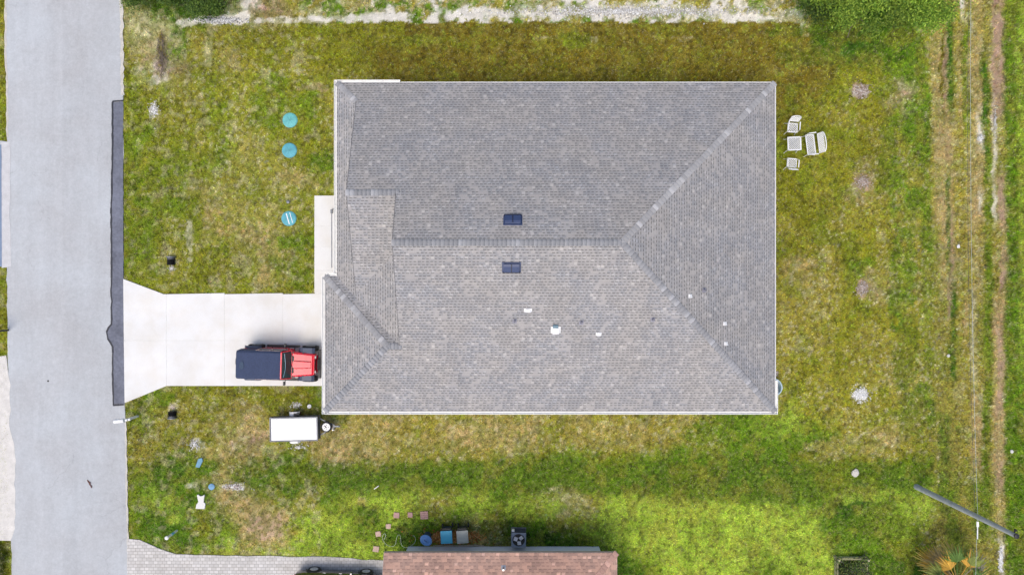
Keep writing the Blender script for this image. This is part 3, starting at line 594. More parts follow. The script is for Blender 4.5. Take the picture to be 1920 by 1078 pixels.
# ridge and hip caps: overlapping folded shingles, mixed tones
def caps(a, b, n1, n2, wd=.15, i0=.2):
    """n1,n2: horizontal unit directions falling away either side; slope SL (run) each"""
    a = Vector(a); b = Vector(b); d = (b - a); L = d.length; d.normalize(); k = int(L / .2); V = []; Fc = []; Cc = []
    n1 = Vector(n1); n2 = Vector(n2)
    for i in range(k + 1):
        p = a + d * (i * L / (k + 1)); q = a + d * min(L, (i + 1.12) * L / (k + 1))
        r = rng.random(); tone = .262 + .04 * rng.random() + (.115 if r > .84 else (.04 if r > .6 else 0)) ; c = np.array((tone * .98, tone * .99, tone * 1.03))
        lo, hi = .014, .026
        base = len(V); zlo = Vector((0, 0, lo)); zhi = Vector((0, 0, hi))
        for pt, z in ((p, zlo), (q, zhi)):
            V += [pt + n1 * wd + z, pt + z + Vector((0, 0, .012)), pt + n2 * wd + z]
        V += [q + n1 * wd + Vector((0, 0, -.02)), q + Vector((0, 0, -.02)), q + n2 * wd + Vector((0, 0, -.02))]
        Cc += [c] * 9
        Fc += [(base, base + 3, base + 4, base + 1), (base + 1, base + 4, base + 5, base + 2), (base + 3, base + 6, base + 7, base + 4), (base + 4, base + 7, base + 8, base + 5)]
    o = raw_mesh("ridge_cap", np.array([tuple(v) for v in V]), np.array(Fc), M['cap'], np.array(Cc), roof); return o
M['cap'] = attr_mat("cap_shingle", .93, .12, 40, .25)
def down(x, y): return (x, y, -SL * (abs(x) + abs(y)))
caps(P(XA - .05, RY, RH), apexE, down(0, 1), down(0, -1))
caps(P(XR - .05, LY, hN(LY)), P(XA + .15, LY, hN(LY)), down(0, 1), down(0, -1))
def hipn(s1, s2):   # offsets across a 45 degree hip lying on each slope: perpendicular horizontally, dropping
    return (s1[0] * .707, s1[1] * .707, -SL * .707), (s2[0] * .707, s2[1] * .707, -SL * .707)
for a, b, s in ((P(XE, YN, 0), apexE, ((-1, 1), (1, -1))), (P(XE, YS, 0), apexE, ((-1, -1), (1, 1))),
                (P(XG, YG, 0), apexG, ((1, 1), (-1, -1))), (P(XG, YS, 0), apexG, ((-1, 1), (1, -1))),
                (P(XW, YN, 0), P(XR, YN - (XR - XW), XR - XW), ((1, 1), (-1, -1)))):
    caps(a, b, *hipn(*s))
caps(apexG, P(XA + .1, YG - DH, DH), down(0, 1), down(0, -1))
# gutters: open troughs with hangers
def gutter(m, a, b, out, ends=(1, 1)):
    a = Vector((*a, Z0 - .06)); b = Vector((*b, Z0 - .06)); o = Vector((*out, 0)); w_, h_ = .13, .11
    zz_ = Vector((0, 0, -h_))
    m.bar(a + o * w_, b + o * w_, .022, h_ if False else .11); m.bar(a + o * .065 + zz_ * .5, b + o * .065 + zz_ * .5, .11, .008)
    m.bar(a + o * .012, b + o * .012, .010, .10)
    d = (b - a); L = d.length; d.normalize(); k = max(1, int(L / 1.0))
    for i in range(k + 1):
        p = a + d * (L * (i + .0) / k) if k else a
        p = a + d * min(max((i + .15) * L / k, .02), L - .02)
        m.bar(p + Vector((0, 0, .045)), p + o * w_ + Vector((0, 0, .045)), .03, .012)
    for e, p in ((ends[0], a), (ends[1], b)):
        if e: m.bar(p, p + o * w_, .008, .10)
m = MB(); gutter(m, (XW, YG + .13), (XW, YN + .13), (-1, 0)); gutter(m, (XW, YN), (-5.55, YN), (0, 1)); HB(m, "gutter", M['white'], house)
m = MB(); gutter(m, (XG, YS - .13), (XG, YG), (-1, 0)); gutter(m, (XG, YS), (XE + .13, YS), (0, -1)); HB(m, "gutter", M['white'], house)
m = MB(); gutter(m, (XE, YS), (XE, -4.6), (1, 0)); HB(m, "gutter", M['white'], house)
m = MB(); gutter(m, (XG, YG), (XW, YG), (0, 1)); HB(m, "gutter", M['white'], house)
# drip edge along the plain eaves
m = MB(); m.bar((-5.5, YN + .02, Z0 - .03), (XE, YN + .02, Z0 - .03), .03, .05); m.bar((XE + .02, YN, Z0 - .03), (XE + .02, -4.55, Z0 - .03), .03, .05); HB(m, "drip_edge", M['white'], house)
# downspouts
for x, y in ((XW - .07, YG + .35), (XG + .3, YS - .07), (XE + .07, -4.7), (-5.7, YN + .07)):
    m = MB(); ix = .40 * (1 if x < 0 else -1) if abs(x) > 8.5 else 0; iy = 0 if ix else (.42 if y < 0 else -.42)
    m.tube([(x, y, Z0 - .12), (x, y, Z0 - .25), (x + ix, y + iy, Z0 - .6), (x + ix, y + iy, .12), (x + ix * .7, y + iy * .7, .04)], .04, 6)
    HB(m, "downspout", M['white'], house)
# garage door, front door, windows
def door_panel(name, x, y0, y1, z0, z1, nrow, mat_):
    m = MB(); m.box((x, (y0 + y1) / 2, (z0 + z1) / 2), (.05, y1 - y0, z1 - z0))
    for r in range(nrow):
        zc = z0 + (r + .5) * (z1 - z0) / nrow
        for k in range(4):
            yc = y0 + (k + .5) * (y1 - y0) / 4; m.box((x - .03, yc, zc), (.02, (y1 - y0) / 4 * .8, (z1 - z0) / nrow * .7))
    return HB(m, name, mat_, house, bevel=.006)
gd = door_panel("garage_door", XG + ins - .03, YS + 1.1, YG - 1.0, .06, 2.3, 4, M['white'])
fd = door_panel("front_door", XW + ins + .07, 2.0, 3.0, .1, 2.2, 3, mat("door_grey", (.12, .16, .2), .5))
def window(cx, cy, cz, wx, hz, ax):
    m = MB(); d = .05
    if ax == 'x':
        for s in (-1, 1): m.box((cx, cy + s * wx / 2, cz), (.09, .06, hz + .06)); m.box((cx, cy, cz + s * hz / 2), (.088, wx - .06, .06))
        m.box((cx, cy, cz), (.07, wx - .06, .035))
    else:
        for s in (-1, 1): m.box((cx + s * wx / 2, cy, cz), (.06, .09, hz + .06)); m.box((cx, cy, cz + s * hz / 2), (wx - .06, .088, .06))
        m.box((cx, cy, cz), (wx - .06, .07, .035))
    f = HB(m, "window", M['frame_white'], house)
    m = MB(); m.box((cx, cy, cz), (.03, wx - .06, hz - .06) if ax == 'x' else (wx - .06, .03, hz - .06)); m.build("pane", M['glass'], f)
for y in (4.6, 7.6): window(XW + ins + .08, y, 1.45, 1.2, 1.3, 'x')
for y in (-3.2, 5.5): window(XE - ins + .02, y, 1.45, 1.2, 1.3, 'x')
for x in (-4, 1.5, 7.5): window(x, YS + ins - .02, 1.5, 1.1, 1.2, 'y'); window(x + .8, YN - ins + .02, 1.5, 1.1, 1.2, 'y')
window(XE - ins + .02, 1.5, 1.15, 2.4, 2.0, 'x')
# things on the roof
def onroof(px_, py_, side):
    """world point on a slope seen at that pixel"""
    z = 4.5
    for _ in range(12):
        x, y = W(px_, py_, z)
        z = Z0 + SL * (hN(y) if side == 'N' else (y - YS) if side == 'S' else (XE - x))
    return Vector((x, y, z))
def rmat(p, side):
    a = math.atan(SL); Rm = {'N': Matrix.Rotation(-a, 4, 'X'), 'S': Matrix.Rotation(a, 4, 'X'), 'E': Matrix.Rotation(a, 4, 'Y')}[side]
    return Matrix.Translation(p) @ Rm
for px_, py_, side in ((961.5, 413.5, 'N'), (959, 501, 'S')):
    T = rmat(onroof(px_, py_, side), side); s = -1 if side == 'N' else 1
    m = MB(); m.box(None, (.86, .50, .03), M=T @ Matrix.Translation((0, 0, .012)))
    q = [Vector((x, y, z)) for x in (-.36, .36) for y, z in ((-.2 * s, .03), (.2 * s, .03), (.2 * s, .13), (.08 * s, .17), (-.2 * s, .15))]
    m.loft([[T @ v for v in q[:5]], [T @ v for v in q[5:]]])
    m.build("roof_vent", M['navy_vent'], roof, bevel=.01)
    m = MB(); m.box(None, (.035, .38, .02), M=T @ Matrix.Translation((0, 0, .172))); m.box(None, (.8, .03, .1), M=T @ Matrix.Translation((0, (-.22) * s, .10))); m.build("roof_vent_rib", mat("vent_seam", (.01, .012, .03), .5), roof)
def stack(px_, py_, side, r=.045, h=.3, col='steel', base=.13):
    p = onroof(px_, py_, side); T = rmat(p, side)
    m = MB(); m.box(None, (base * 2, base * 2, .015), M=T @ Matrix.Translation((0, 0, .012)))
    m.rev([(r * 1.8, .0), (r * 1.25, .10), (r * 1.05, .16)], M=Matrix.Translation(p), n=14)
    m.rev([(r, 0), (r, h), (r * .7, h), (r * .7, h - .06)], M=Matrix.Translation(p), n=14)
    return m.build("vent_pipe", M[col], roof, smooth=True)
M['lead'] = mat("lead_boot", (.25, .25, .3), .5, .15, 9)
for q in ((965, 602, 'S'), (1090, 605, 'S'), (1224, 599, 'S'), (1320, 544, 'E')): stack(*q, col='lead', base=.10, r=.04, h=.28)
def hood(px_, py_, side, wd, ln, h, col='pvc'):
    p = onroof(px_, py_, side); T = rmat(p, side); s = 1
    m = MB(); m.box(None, (wd * 1.35, ln * 1.15, .015), M=T @ Matrix.Translation((0, 0, .012)))
    a = [(-wd / 2, -ln / 2), (-wd * .38, ln / 2), (wd * .38, ln / 2), (wd / 2, -ln / 2)]
    m.loft([[T @ Vector((x, y, .02)) for x, y in a], [T @ Vector((x * .92, y * .92, h if y < 0 else h * .45)) for x, y in a]])
    return m.build("exhaust_hood", M[col], roof, bevel=.012)
hood(1042, 618, 'S', .34, .30, .2); hood(990, 581.5, 'S', .28, .15, .12); hood(1122.5, 626, 'S', .2, .14, .1)
for q in ((1294, 555), (1359, 606.5), (1361, 644)): hood(*q, 'E', .15, .16, .10)
m = MB(); p = onroof(1041.5, 611, 'S'); m.box(None, (.25, .16, .10), M=rmat(p, 'S') @ Matrix.Translation((0, 0, .06))); m.build("exhaust_throat", mat("teal_throat", (.12, .2, .25), .5), roof, bevel=.02)

# entry stoop, with a dark grey strip and small block along its west edge
m = MB(); m.box((-8.85, 2.60, .10), (1.5, 3.1, .1)); HB(m, "entry_stoop", M['conc'], house, bevel=.01)
m = MB(); m.box((-9.63, 2.60, .095), (.05, 3.1, .09)); m.box((-9.62, 4.05, .16), (.08, .22, .24)); HB(m, "stoop_edge_strip", M['grey_metal'], house)

# ------------------------------------------------------------------ neighbour's house
M['shingle_red'] = shingle("brown_pink_shingles", (.40, .255, .205), (.45, .30, .245), row=.15, tab=.24, contrast=.36, dark=.30)
NX0, NX1, NYn, ND = -6.34, 5.2, -13.12, 12.0
nb = thing("neighbour_house", "neighbouring house with reddish brown shingle roof at the bottom edge", "house", (0, -19, 0))
def HN(m, name, mats, **kw):
    o = m.build(name, mats, nb, **kw); o.matrix_parent_inverse = Matrix.Translation((0, 19, 0)); return o
m = MB(); hh = ND / 2
plane(m, [P(NX0, NYn, 0), P(NX0, NYn - hh, hh), P(NX1 - hh, NYn - hh, hh), P(NX1, NYn, 0)], (1, 0), (0, -1))
plane(m, [P(NX0, NYn - ND, 0), P(NX1, NYn - ND, 0), P(NX1 - hh, NYn - hh, hh), P(NX0, NYn - hh, hh)], (1, 0), (0, 1))
plane(m, [P(NX1, NYn, 0), P(NX1 - hh, NYn - hh, hh), P(NX1, NYn - ND, 0)], (0, 1), (-1, 0))
nroof = HN(m, "roof", M['shingle_red'], fix=False)
bm = bmesh.new(); bm.from_mesh(nroof.data)
for f in bm.faces:
    if f.normal.z < 0: f.normal_flip()
bm.to_mesh(nroof.data); bm.free()
_r = roof; M['cap_grey'] = M['cap']; roof = nroof
M['cap'] = attr_mat("cap_shingle_red", .93, .2, 30, .25)
_c = caps(P(NX1, NYn, 0), P(NX1 - hh, NYn - hh, hh), *hipn((-1, 1), (1, -1)))
at = _c.data.color_attributes["Col"]; arr = np.zeros(len(at.data) * 4, np.float32); at.data.foreach_get("color", arr); arr = arr.reshape(-1, 4); arr[:, :3] *= np.array((1.25, .78, .62)); at.data.foreach_set("color", arr.ravel())
m = MB(); p = Vector((-.42, -13.75, Z0 + SL * .63)); m.rev([(.05, 0), (.05, .3), (.035, .3)], M=Matrix.Translation(p), n=12); m.box(None, (.22, .22, .015), M=Matrix.Translation(p) @ Matrix.Rotation(-math.atan(SL), 4, 'X')); m.build("vent_pipe", M['steel'], nroof)
roof = _r
m = MB(); m.prism([(-5.57, -13.86), (4.66, -13.86), (4.66, -24.5), (-5.9, -24.5), (-5.9, -14.6), (-5.57, -14.6)], 0, Z0 - .2); HN(m, "wall", M['stucco_lav'])
m = MB(); m.prism([(NX0 + .03, NYn - .03), (NX1 - .03, NYn - .03), (NX1 - .03, NYn - ND + .03), (NX0 + .03, NYn - ND + .03)], Z0 - .2, Z0 - .165); HN(m, "soffit", M['white'])
m = MB()
for a, b in (((NX0, NYn), (NX1, NYn)), ((NX1, NYn), (NX1, NYn - ND)), ((NX0, NYn), (NX0, NYn - ND))): m.bar((*a, Z0 - .1), (*b, Z0 - .1), .03, .15)
for s in (0, ND): m.bar((NX0, NYn - s, Z0 - .08), (NX0, NYn - hh, Z0 + SL * hh - .08), .03, .14)
m.face([(NX0 + .5, NYn - .5, Z0 - .1), (NX0 + .5, NYn - hh, Z0 + SL * hh - .2), (NX0 + .5, NYn - ND + .5, Z0 - .1)])
HN(m, "fascia", mat("brown_fascia", (.4, .33, .3), .6))

# ------------------------------------------------------------------ jeep-like off-road car on the drive
M['red'] = mat("red_paint", (.70, .012, .035), .25, .06, 3, coat=.35)
M['canvas'] = mat("navy_canvas", (.034, .05, .105), .85, .25, 14, bump=.25)
M['fender'] = mat("fender_plastic", (.05, .065, .11), .5, .15, 8)
M['tint'] = mat("tinted_glass", (.03, .06, .06), .1, .1, 3)
M['chrome'] = mat("rim_metal", (.35, .36, .38), .35, .1, 6, metal=.8)
M['lamp'] = mat("lamp_glass", (.75, .75, .72), .15, .05, 4)
M['tail'] = mat("tail_glass", (.4, .01, .01), .2, .05, 4)
jp = thing("off_road_car", "red two-door off-road car with navy soft top parked at the garage", "car", (-12.1, -3.97, .055), R(-1.5))
def ring_wheel(parent, x, y, r, wdt, zc=None, rim=M['chrome'], spokes=5, name="wheel"):
    zc = r if zc is None else zc; T = Matrix.Translation((x, y, zc)) @ Matrix.Rotation(R(90), 4, 'X')
    m = MB(); h = wdt / 2
    m.rev([(r * .60, -h * .9), (r * .9, -h), (r * .985, -h * .75), (r, 0), (r * .985, h * .75), (r * .9, h), (r * .60, h * .9)], M=T, n=28)
    for i in range(28):
        a = 2 * math.pi * i / 28; Mx = T @ Matrix.Rotation(a, 4, 'Z') @ Matrix.Translation((r * .985, h * .45 * (1 if i % 2 else -1), 0)); Mx = T @ Matrix.Rotation(a, 4, 'Z') @ Matrix.Translation((r * .99, 0, h * .45 * (1 if i % 2 else -1)))
        m.box(None, (.03, r * .11, h * .8), M=Mx)
    wv = m.build(name, M['rubber'], parent, smooth=True)
    m = MB(); m.rev([(r * .62, h * .89), (r * .62, h * .97), (r * .56, h * 1.0), (r * .52, h * .93), (r * .16, h * .93), (.04, h * .99)], M=T, n=24)
    m.rev([(r * .62, -h * .89), (r * .62, -h * .97), (r * .56, -h * 1.0), (r * .52, -h * .93), (r * .16, -h * .93), (.04, -h * .99)], M=T, n=24)
    for s in (-1, 1):
        for i in range(spokes):
            a = 2 * math.pi * i / spokes; Mx = T @ Matrix.Rotation(a, 4, 'Z') @ Matrix.Translation((r * .32, 0, s * h * .96)); m.box(None, (r * .46, r * .16, .02), M=Mx)
    m.build("rim", rim, wv, smooth=True)
    return wv
for x in (-1.43, 1.42):
    for s in (-1, 1): ring_wheel(jp, x, s * .80, .41, .27)
def sec(x, hw, z0, z1, r=.06):
    return [Vector((x, y, z)) for y, z in ((-hw, z0), (hw, z0), (hw, z1 - r), (hw - r, z1), (-hw + r, z1), (-hw, z1 - r))]
m = MB()                                                             # tub
m.loft([sec(-1.93, .74, .55, 1.05), sec(-1.88, .77, .5, 1.10), sec(.45, .77, .5, 1.10), sec(.62, .74, .52, 1.08)])
m.box((0, 0, .47), (3.7, .9, .16)); body = m.build("body", M['red'], jp, bevel=.02)
m = MB()                                                             # bonnet, tapering to the front
for a in [0]:
    m.loft([sec(.60, .66, .60, 1.14, .08), sec(.72, .65, .60, 1.16, .08), sec(1.3, .60, .60, 1.14, .08), sec(1.72, .56, .60, 1.10, .08), sec(1.78, .53, .62, 1.04, .06)])
hd = m.build("bonnet", M['red'], jp, smooth=False, bevel=.015)
m = MB(); m.loft([sec(.8, .20, 1.12, 1.195, .03), sec(1.2, .19, 1.11, 1.19, .03), sec(1.68, .16, 1.07, 1.14, .03)]); m.build("bonnet_bulge", M['red'], hd, bevel=.01)
m = MB()
for s in (-1, 1):
    m.box((.74, s * .3, 1.172), (.10, .26, .012)); m.box((1.25, s * .585, 1.10), (.06, .04, .06))
    m.bar((.70, s * .06, 1.19), (.74, s * .46, 1.19), .02, .015)
    m.bar((.85, s * .215, 1.165), (1.66, s * .175, 1.125), .014, .012)
m.build("bonnet_trim", M['black'], hd)
m = MB(); m.box((1.80, 0, .86), (.05, 1.04, .42)); gl = m.build("grille", M['red'], jp, bevel=.02)
m = MB()
for i in range(7): m.box((1.83, (i - 3) * .075, .9), (.02, .035, .26))
m.build("grille_slot", M['black'], gl)
for s in (-1, 1):
    m = MB(); m.rev([(.085, 0), (.08, .03), (.03, .045)], M=Matrix.Translation((1.83, s * .38, .92)) @ Matrix.Rotation(R(90), 4, 'Y'), n=16); m.build("headlight", M['lamp'], jp, smooth=True)
    m = MB(); m.box((-1.96, s * .68, .9), (.05, .12, .18)); m.build("tail_light", M['tail'], jp)
for x0, x1, zt in ((.98, 1.80, .98), (-1.85, -.98, 1.0)):
    for s in (-1, 1):
        m = MB(); y0, y1 = (.57, .86) if x0 > 0 else (.75, .90)
        P5 = [(x0 - .1, zt - .32), (x0 + .06, zt - .06), (x0 + .2, zt), (x1 - .12, zt), (x1, zt - .08)]
        for i in range(4):
            (xa, za), (xb, zb) = P5[i], P5[i + 1]
            m.loft([[Vector((xa, s * y, za + dz)) for y, dz in ((y0, 0), (y1, -.02), (y1, .03), (y0, .05))], [Vector((xb, s * y, zb + dz)) for y, dz in ((y0, 0), (y1, -.02), (y1, .03), (y0, .05))]])
        m.build("fender", M['fender'], jp, bevel=.012)
m = MB(); m.box((1.98, 0, .58), (.16, 1.5, .18)); m.box((1.9, 0, .45), (.1, .8, .1))
for s in (-1, 1): m.bar((1.98, s * .3, .64), (1.95, s * .25, .86), .05, .05)
m.bar((1.95, -.25, .86), (1.95, .25, .86), .05, .05); m.build("front_bumper", M['black'], jp, bevel=.02)
m = MB(); m.box((-2.02, 0, .55), (.14, 1.4, .16)); m.build("rear_bumper", M['black'], jp, bevel=.02)
for s in (-1, 1):
    m = MB(); m.box((-.0, s * .87, .42), (1.75, .14, .06)); m.bar((-.6, s * .6, .5), (-.6, s * .87, .42), .05, .05); m.bar((.6, s * .6, .5), (.6, s * .87, .42), .05, .05); m.build("side_step", M['black'], jp, bevel=.01)
# soft top: roof panel with tumblehome sides
def rsec(x, hw, z0, z1, hb): return [Vector((x, y, z)) for y, z in ((-hb, z0), (hb, z0), (hw, z1 - .07), (hw - .09, z1), (-hw + .09, z1), (-hw, z1 - .07))]
m = MB(); m.loft([rsec(-2.0, .70, 1.08, 1.70, .75), rsec(-1.92, .72, 1.09, 1.80, .76), rsec(-1.5, .72, 1.09, 1.825, .76), rsec(-1.3, .72, 1.09, 1.845, .76), rsec(-1.04, .72, 1.09, 1.835, .76), rsec(-1.02, .72, 1.72, 1.835, .73),
        rsec(-.75, .72, 1.72, 1.825, .73), rsec(-.5, .72, 1.72, 1.84, .73), rsec(-.2, .715, 1.72, 1.825, .73), rsec(.05, .71, 1.71, 1.83, .72), rsec(.28, .70, 1.71, 1.81, .72), rsec(.33, .69, 1.71, 1.79, .70)])
tp = m.build("soft_top", M['canvas'], jp, bevel=.02)
m = MB(); m.loft([[Vector((x, y, z)) for x, y, z in ((-1.78, -.12, 1.826), (-1.72, .14, 1.832), (-1.62, .18, 1.838), (-1.55, .1, 1.842), (-1.54, -.14, 1.842), (-1.62, -.22, 1.838), (-1.72, -.2, 1.832))], [Vector((x, y, z + .008)) for x, y, z in ((-1.78, -.12, 1.826), (-1.72, .14, 1.832), (-1.62, .18, 1.838), (-1.55, .1, 1.842), (-1.54, -.14, 1.842), (-1.62, -.22, 1.838), (-1.72, -.2, 1.832))]])
m.build("dusty_patch", mat("canvas_dust", (.05, .075, .12), .95, .2, 12), tp)
for s in (-1, 1):
    m = MB(); m.loft([[Vector((-.98, s * .765, 1.1)), Vector((.42, s * .765, 1.1)), Vector((.14, s * .71, 1.7)), Vector((-.98, s * .725, 1.7))], [Vector((-.98, s * .745, 1.1)), Vector((.42, s * .745, 1.1)), Vector((.14, s * .69, 1.7)), Vector((-.98, s * .705, 1.7))]]); m.build("side_window", M['tint'], jp)
    m = MB(); m.bar((-.98, s * .775, 1.1), (-.98, s * .735, 1.71), .03, .05); m.bar((.44, s * .775, 1.1), (.18, s * .715, 1.71), .03, .04); m.bar((-.98, s * .78, 1.105), (.44, s * .78, 1.105), .03, .03); m.bar((-.9, s * .735, 1.69), (.16, s * .72, 1.69), .03, .03); m.bar((-.3, s * .78, 1.1), (-.3, s * .735, 1.7), .03, .03)
    m.build("window_frame", mat("pale_trim", (.55, .4, .38), .5), jp)
    m = MB(); m.box((-.25, s * .785, .82), (1.25, .03, .5)); dr = m.build("door", M['red'], jp, bevel=.02)
    m = MB(); m.box((-.72, s * .81, 1.0), (.16, .03, .04)); m.build("handle", M['black'], dr)
    m = MB(); m.bar((.40, s * .76, 1.16), (.36, s * .95, 1.2), .04, .04); m.box((.35, s * .98, 1.24), (.09, .20, .17)); m.build("mirror", M['black'], jp, bevel=.02)
m = MB(); zt, zb = 1.79, 1.14
for a, b in (((.34, -.68, zt), (.34, .68, zt)),): m.bar(a, b, .07, .05)
for s in (-1, 1): m.bar((.34, s * .68, zt - .02), (.66, s * .72, zb), .05, .06)
m.bar((.66, -.72, zb), (.66, .72, zb), .06, .06); ws = m.build("windscreen_frame", M['red'], jp, bevel=.01)
m = MB(); m.loft([[Vector((.36, -.66, zt - .02)), Vector((.36, .66, zt - .02)), Vector((.66, .70, zb + .01)), Vector((.66, -.70, zb + .01))], [Vector((.375, -.66, zt - .02)), Vector((.375, .66, zt - .02)), Vector((.675, .70, zb + .01)), Vector((.675, -.70, zb + .01))]]); m.build("windscreen", M['tint'], jp)
m = MB(); m.tube([(.44, -.6, 1.70), (.50, -.2, 1.60), (.50, .1, 1.60), (.46, .6, 1.66)], .014, 6); m.build("sun_strip", mat("sky_blue_reflector", (.16, .32, .42), .3), ws)
m = MB(); m.box((.72, 0, 1.13), (.1, 1.3, .03))
for s in (-.15, .4): m.bar((.70, s, 1.17), (.56, s + .38, 1.36), .015, .012)
m.build("wiper", M['black'], jp)
m = MB(); m.rev([(.12, -.11), (.34, -.12), (.37, -.08), (.37, .08), (.34, .12), (.12, .11)], M=Matrix.Translation((-2.05, .1, 1.0)) @ Matrix.Rotation(R(90), 4, 'Y'), n=24)
m.build("spare_tyre", M['rubber'], jp, smooth=True)

# ------------------------------------------------------------------ utility trailer
M['trailer_white'] = mat("white_panel", (.66, .68, .69), .4, .10, 1.1, coat=.2)
tr = thing("utility_trailer", "small trailer with flat white lid parked on the grass beside the garage", "trailer", (*W(551.5, 804, .9), 0), R(1.4))
m = MB(); m.box((0, 0, .50), (2.5, 1.24, .07)); m.box((0, 0, .74), (2.46, 1.2, .42)); m.build("cargo_box", mat("trailer_steel", (.10, .105, .12), .5, .2, 5, metal=.3), tr, bevel=.01)
m = MB(); m.box((0.01, 0, .962), (2.38, 1.14, .03))
lid = m.build("lid", M['trailer_white'], tr, bevel=.008)
m = MB()
for s in (-1, 1): m.box((0, s * .61, .955), (2.50, .035, .06)); m.box((s * 1.235, 0, .952), (.04, 1.2, .06))
m.build("top_rail", mat("rail_grey", (.16, .17, .20), .5, .2, 6, metal=.3), tr)
for s in (-1, 1):
    ring_wheel(tr, -.12, s * .70, .27, .16, zc=.27, spokes=6)
    m = MB(); q = [(-.40, .40), (-.30, .56), (-.12, .60), (.06, .56), (.16, .40)]
    for i in range(4):
        (xa, za), (xb, zb) = q[i], q[i + 1]
        m.loft([[Vector((xa, s * y, za + d)) for y, d in ((.62, 0), (.83, 0), (.83, .02), (.62, .02))], [Vector((xb, s * y, zb + d)) for y, d in ((.62, 0), (.83, 0), (.83, .02), (.62, .02))]])
    m.build("mudguard", M['pvc'], tr)
m = MB()
for s in (-1, 1): m.bar((1.1, s * .5, .45), (2.0, s * .05, .45), .06, .08)
m.bar((1.2, 0, .45), (2.25, 0, .45), .07, .08); m.rev([(.04, 0), (.06, .03), (.05, .1), (.02, .12)], c=(2.25, 0, .44), n=12); m.build("drawbar", M['grey_metal'], tr)
m = MB(); T = Matrix.Translation((1.62, .02, .62)); h = .08; r = .28
m.rev([(r * .5, -h), (r * .9, -h), (r, -h * .6), (r, h * .6), (r * .9, h), (r * .6, h)], M=T, n=28); sw = m.build("spare_wheel", M['rubber'], tr, smooth=True)
m = MB(); m.rev([(r * .74, -h * .5), (r * .74, h * 1.12), (r * .68, h * 1.2), (r * .2, h * 1.05)], M=T, n=24)
m.build("rim", M['pvc'], sw, smooth=True)
m = MB()
for i in range(5):
    a = i * 2 * math.pi / 5; m.rev([(.022, 0), (.022, .03)], c=(1.62 + .12 * math.cos(a), .02 + .12 * math.sin(a), .70), n=8)
m.box((1.60, .03, .715), (.05, .13, .03), rz=.6); m.build("lug_plate", M['black'], sw)
m = MB(); m.tube([(1.98, -.14, .15), (1.98, -.14, .75)], .035, 8); m.bar((1.98, -.14, .75), (2.1, -.14, .78), .02, .02); m.build("jack", M['steel'], tr)
for s in (-1, 1): m = MB(); m.box((-1.28, s * .56, .60), (.10, .12, .22 if s > 0 else .12)); m.build("rear_light", M['black'], tr)
m = MB(); m.box((.05, .7, .6), (.3, .12, .12)); m.build("strap_winch", M['black'], tr)

# ------------------------------------------------------------------ small things in the front lawn
def lid_obj(px_, py_, label, mt, r=.37, stripes=False, g=True):
    x, y = W(px_, py_)
    o = thing("septic_lid", label, "septic lid", (x, y, 0), random.uniform(0, .3), "septic tank lids in the front lawn")
    m = MB(); m.rev([(r * 1.08, -.05), (r * 1.08, .03), (r, .035), (r, .055), (r * .93, .065)], n=36); m.build("cover", mt, o, smooth=True)
    m = MB()
    for i in range(8):
        a = i * math.pi / 4 + .2; m.rev([(.014, 0), (.014, .014)], c=(.87 * r * math.cos(a), .87 * r * math.sin(a), .062), n=6)
    for i in range(3): m.box((0, 0, .066), (r * 1.3, .012, .008), rz=i * math.pi / 3)
    m.build("bolt_pattern", mat("lid_dark", (.06, .25, .26), .6), o)
    if stripes:
        m = MB(); m.box((-.05, 0, .067), (.05, .6, .010)); m.box((.14, 0, .067), (.03, .56, .010)); m.build("stripe", M['pvc'], o)
    return o
lid_obj(544, 226, "turquoise septic lid nearest the top of the front lawn", M['green_lid'])
lid_obj(543, 282.5, "turquoise septic lid in the middle of the three, without stripes", M['green_lid2'])
lid_obj(542, 410, "turquoise septic lid with two white stripes nearest the driveway", M['green_lid2'], stripes=True)
def cap_obj(name, px_, py_, label, cat, mt, r=.1, h=.12):
    o = MB(); x, y = W(px_, py_)
    o.rev([(r * .8, -.05), (r * .8, h * .6), (r, h * .6), (r, h * .9), (r * .8, h)], c=(x, y, 0), n=18)
    o.rev([(r * .3, h), (r * .3, h + .03)], c=(x, y, 0), n=4); return tag(o.build(name, mt, smooth=True), label, cat)
cap_obj("cleanout_cap", 541, 379, "small grey cleanout cap above the striped septic lid", "pipe cap", M['grey_metal'], .09, .12)
cap_obj("cleanout_cap", 613, 759, "white round cleanout cap on the grass beside the garage corner", "pipe cap", M['pvc'], .11, .2) if False else cap_obj("cleanout_cap", 581, 761, "white round cleanout cap on the grass between car and trailer", "pipe cap", M['pvc'], .11, .14)
def culvert(px_, y0, y1, label):
    x, ya = W(px_, y0); _, yb = W(px_, y1); d = 1 if yb > ya else -1
    o = thing("culvert_pipe", label, "drain pipe", (x, ya, 0), 0, "culvert ends beside the driveway")
    L = abs(yb - ya); prof = [(.17, 0)]
    for i in range(10): prof += [(.21, (i + .3) * L / 10), (.17, (i + .8) * L / 10)]
    m = MB(); T = Matrix.Translation((0, 0, .10)) @ Matrix.Rotation(R(-90 * d), 4, 'X'); m.rev(prof, M=T, n=20)
    m.build("pipe", M['black'], o, smooth=False)
    m = MB(); m.rev([(.24, L), (.24, L + .05), (.19, L + .05), (.19, L - .1)], M=T, n=20); m.build("collar", M['grey_metal'], o); return o
o = culvert(322, 497, 483, "black culvert end with pale gravel below it, above the driveway")
o = culvert(324.5, 770, 782, "black ribbed culvert end in the grass below the driveway")
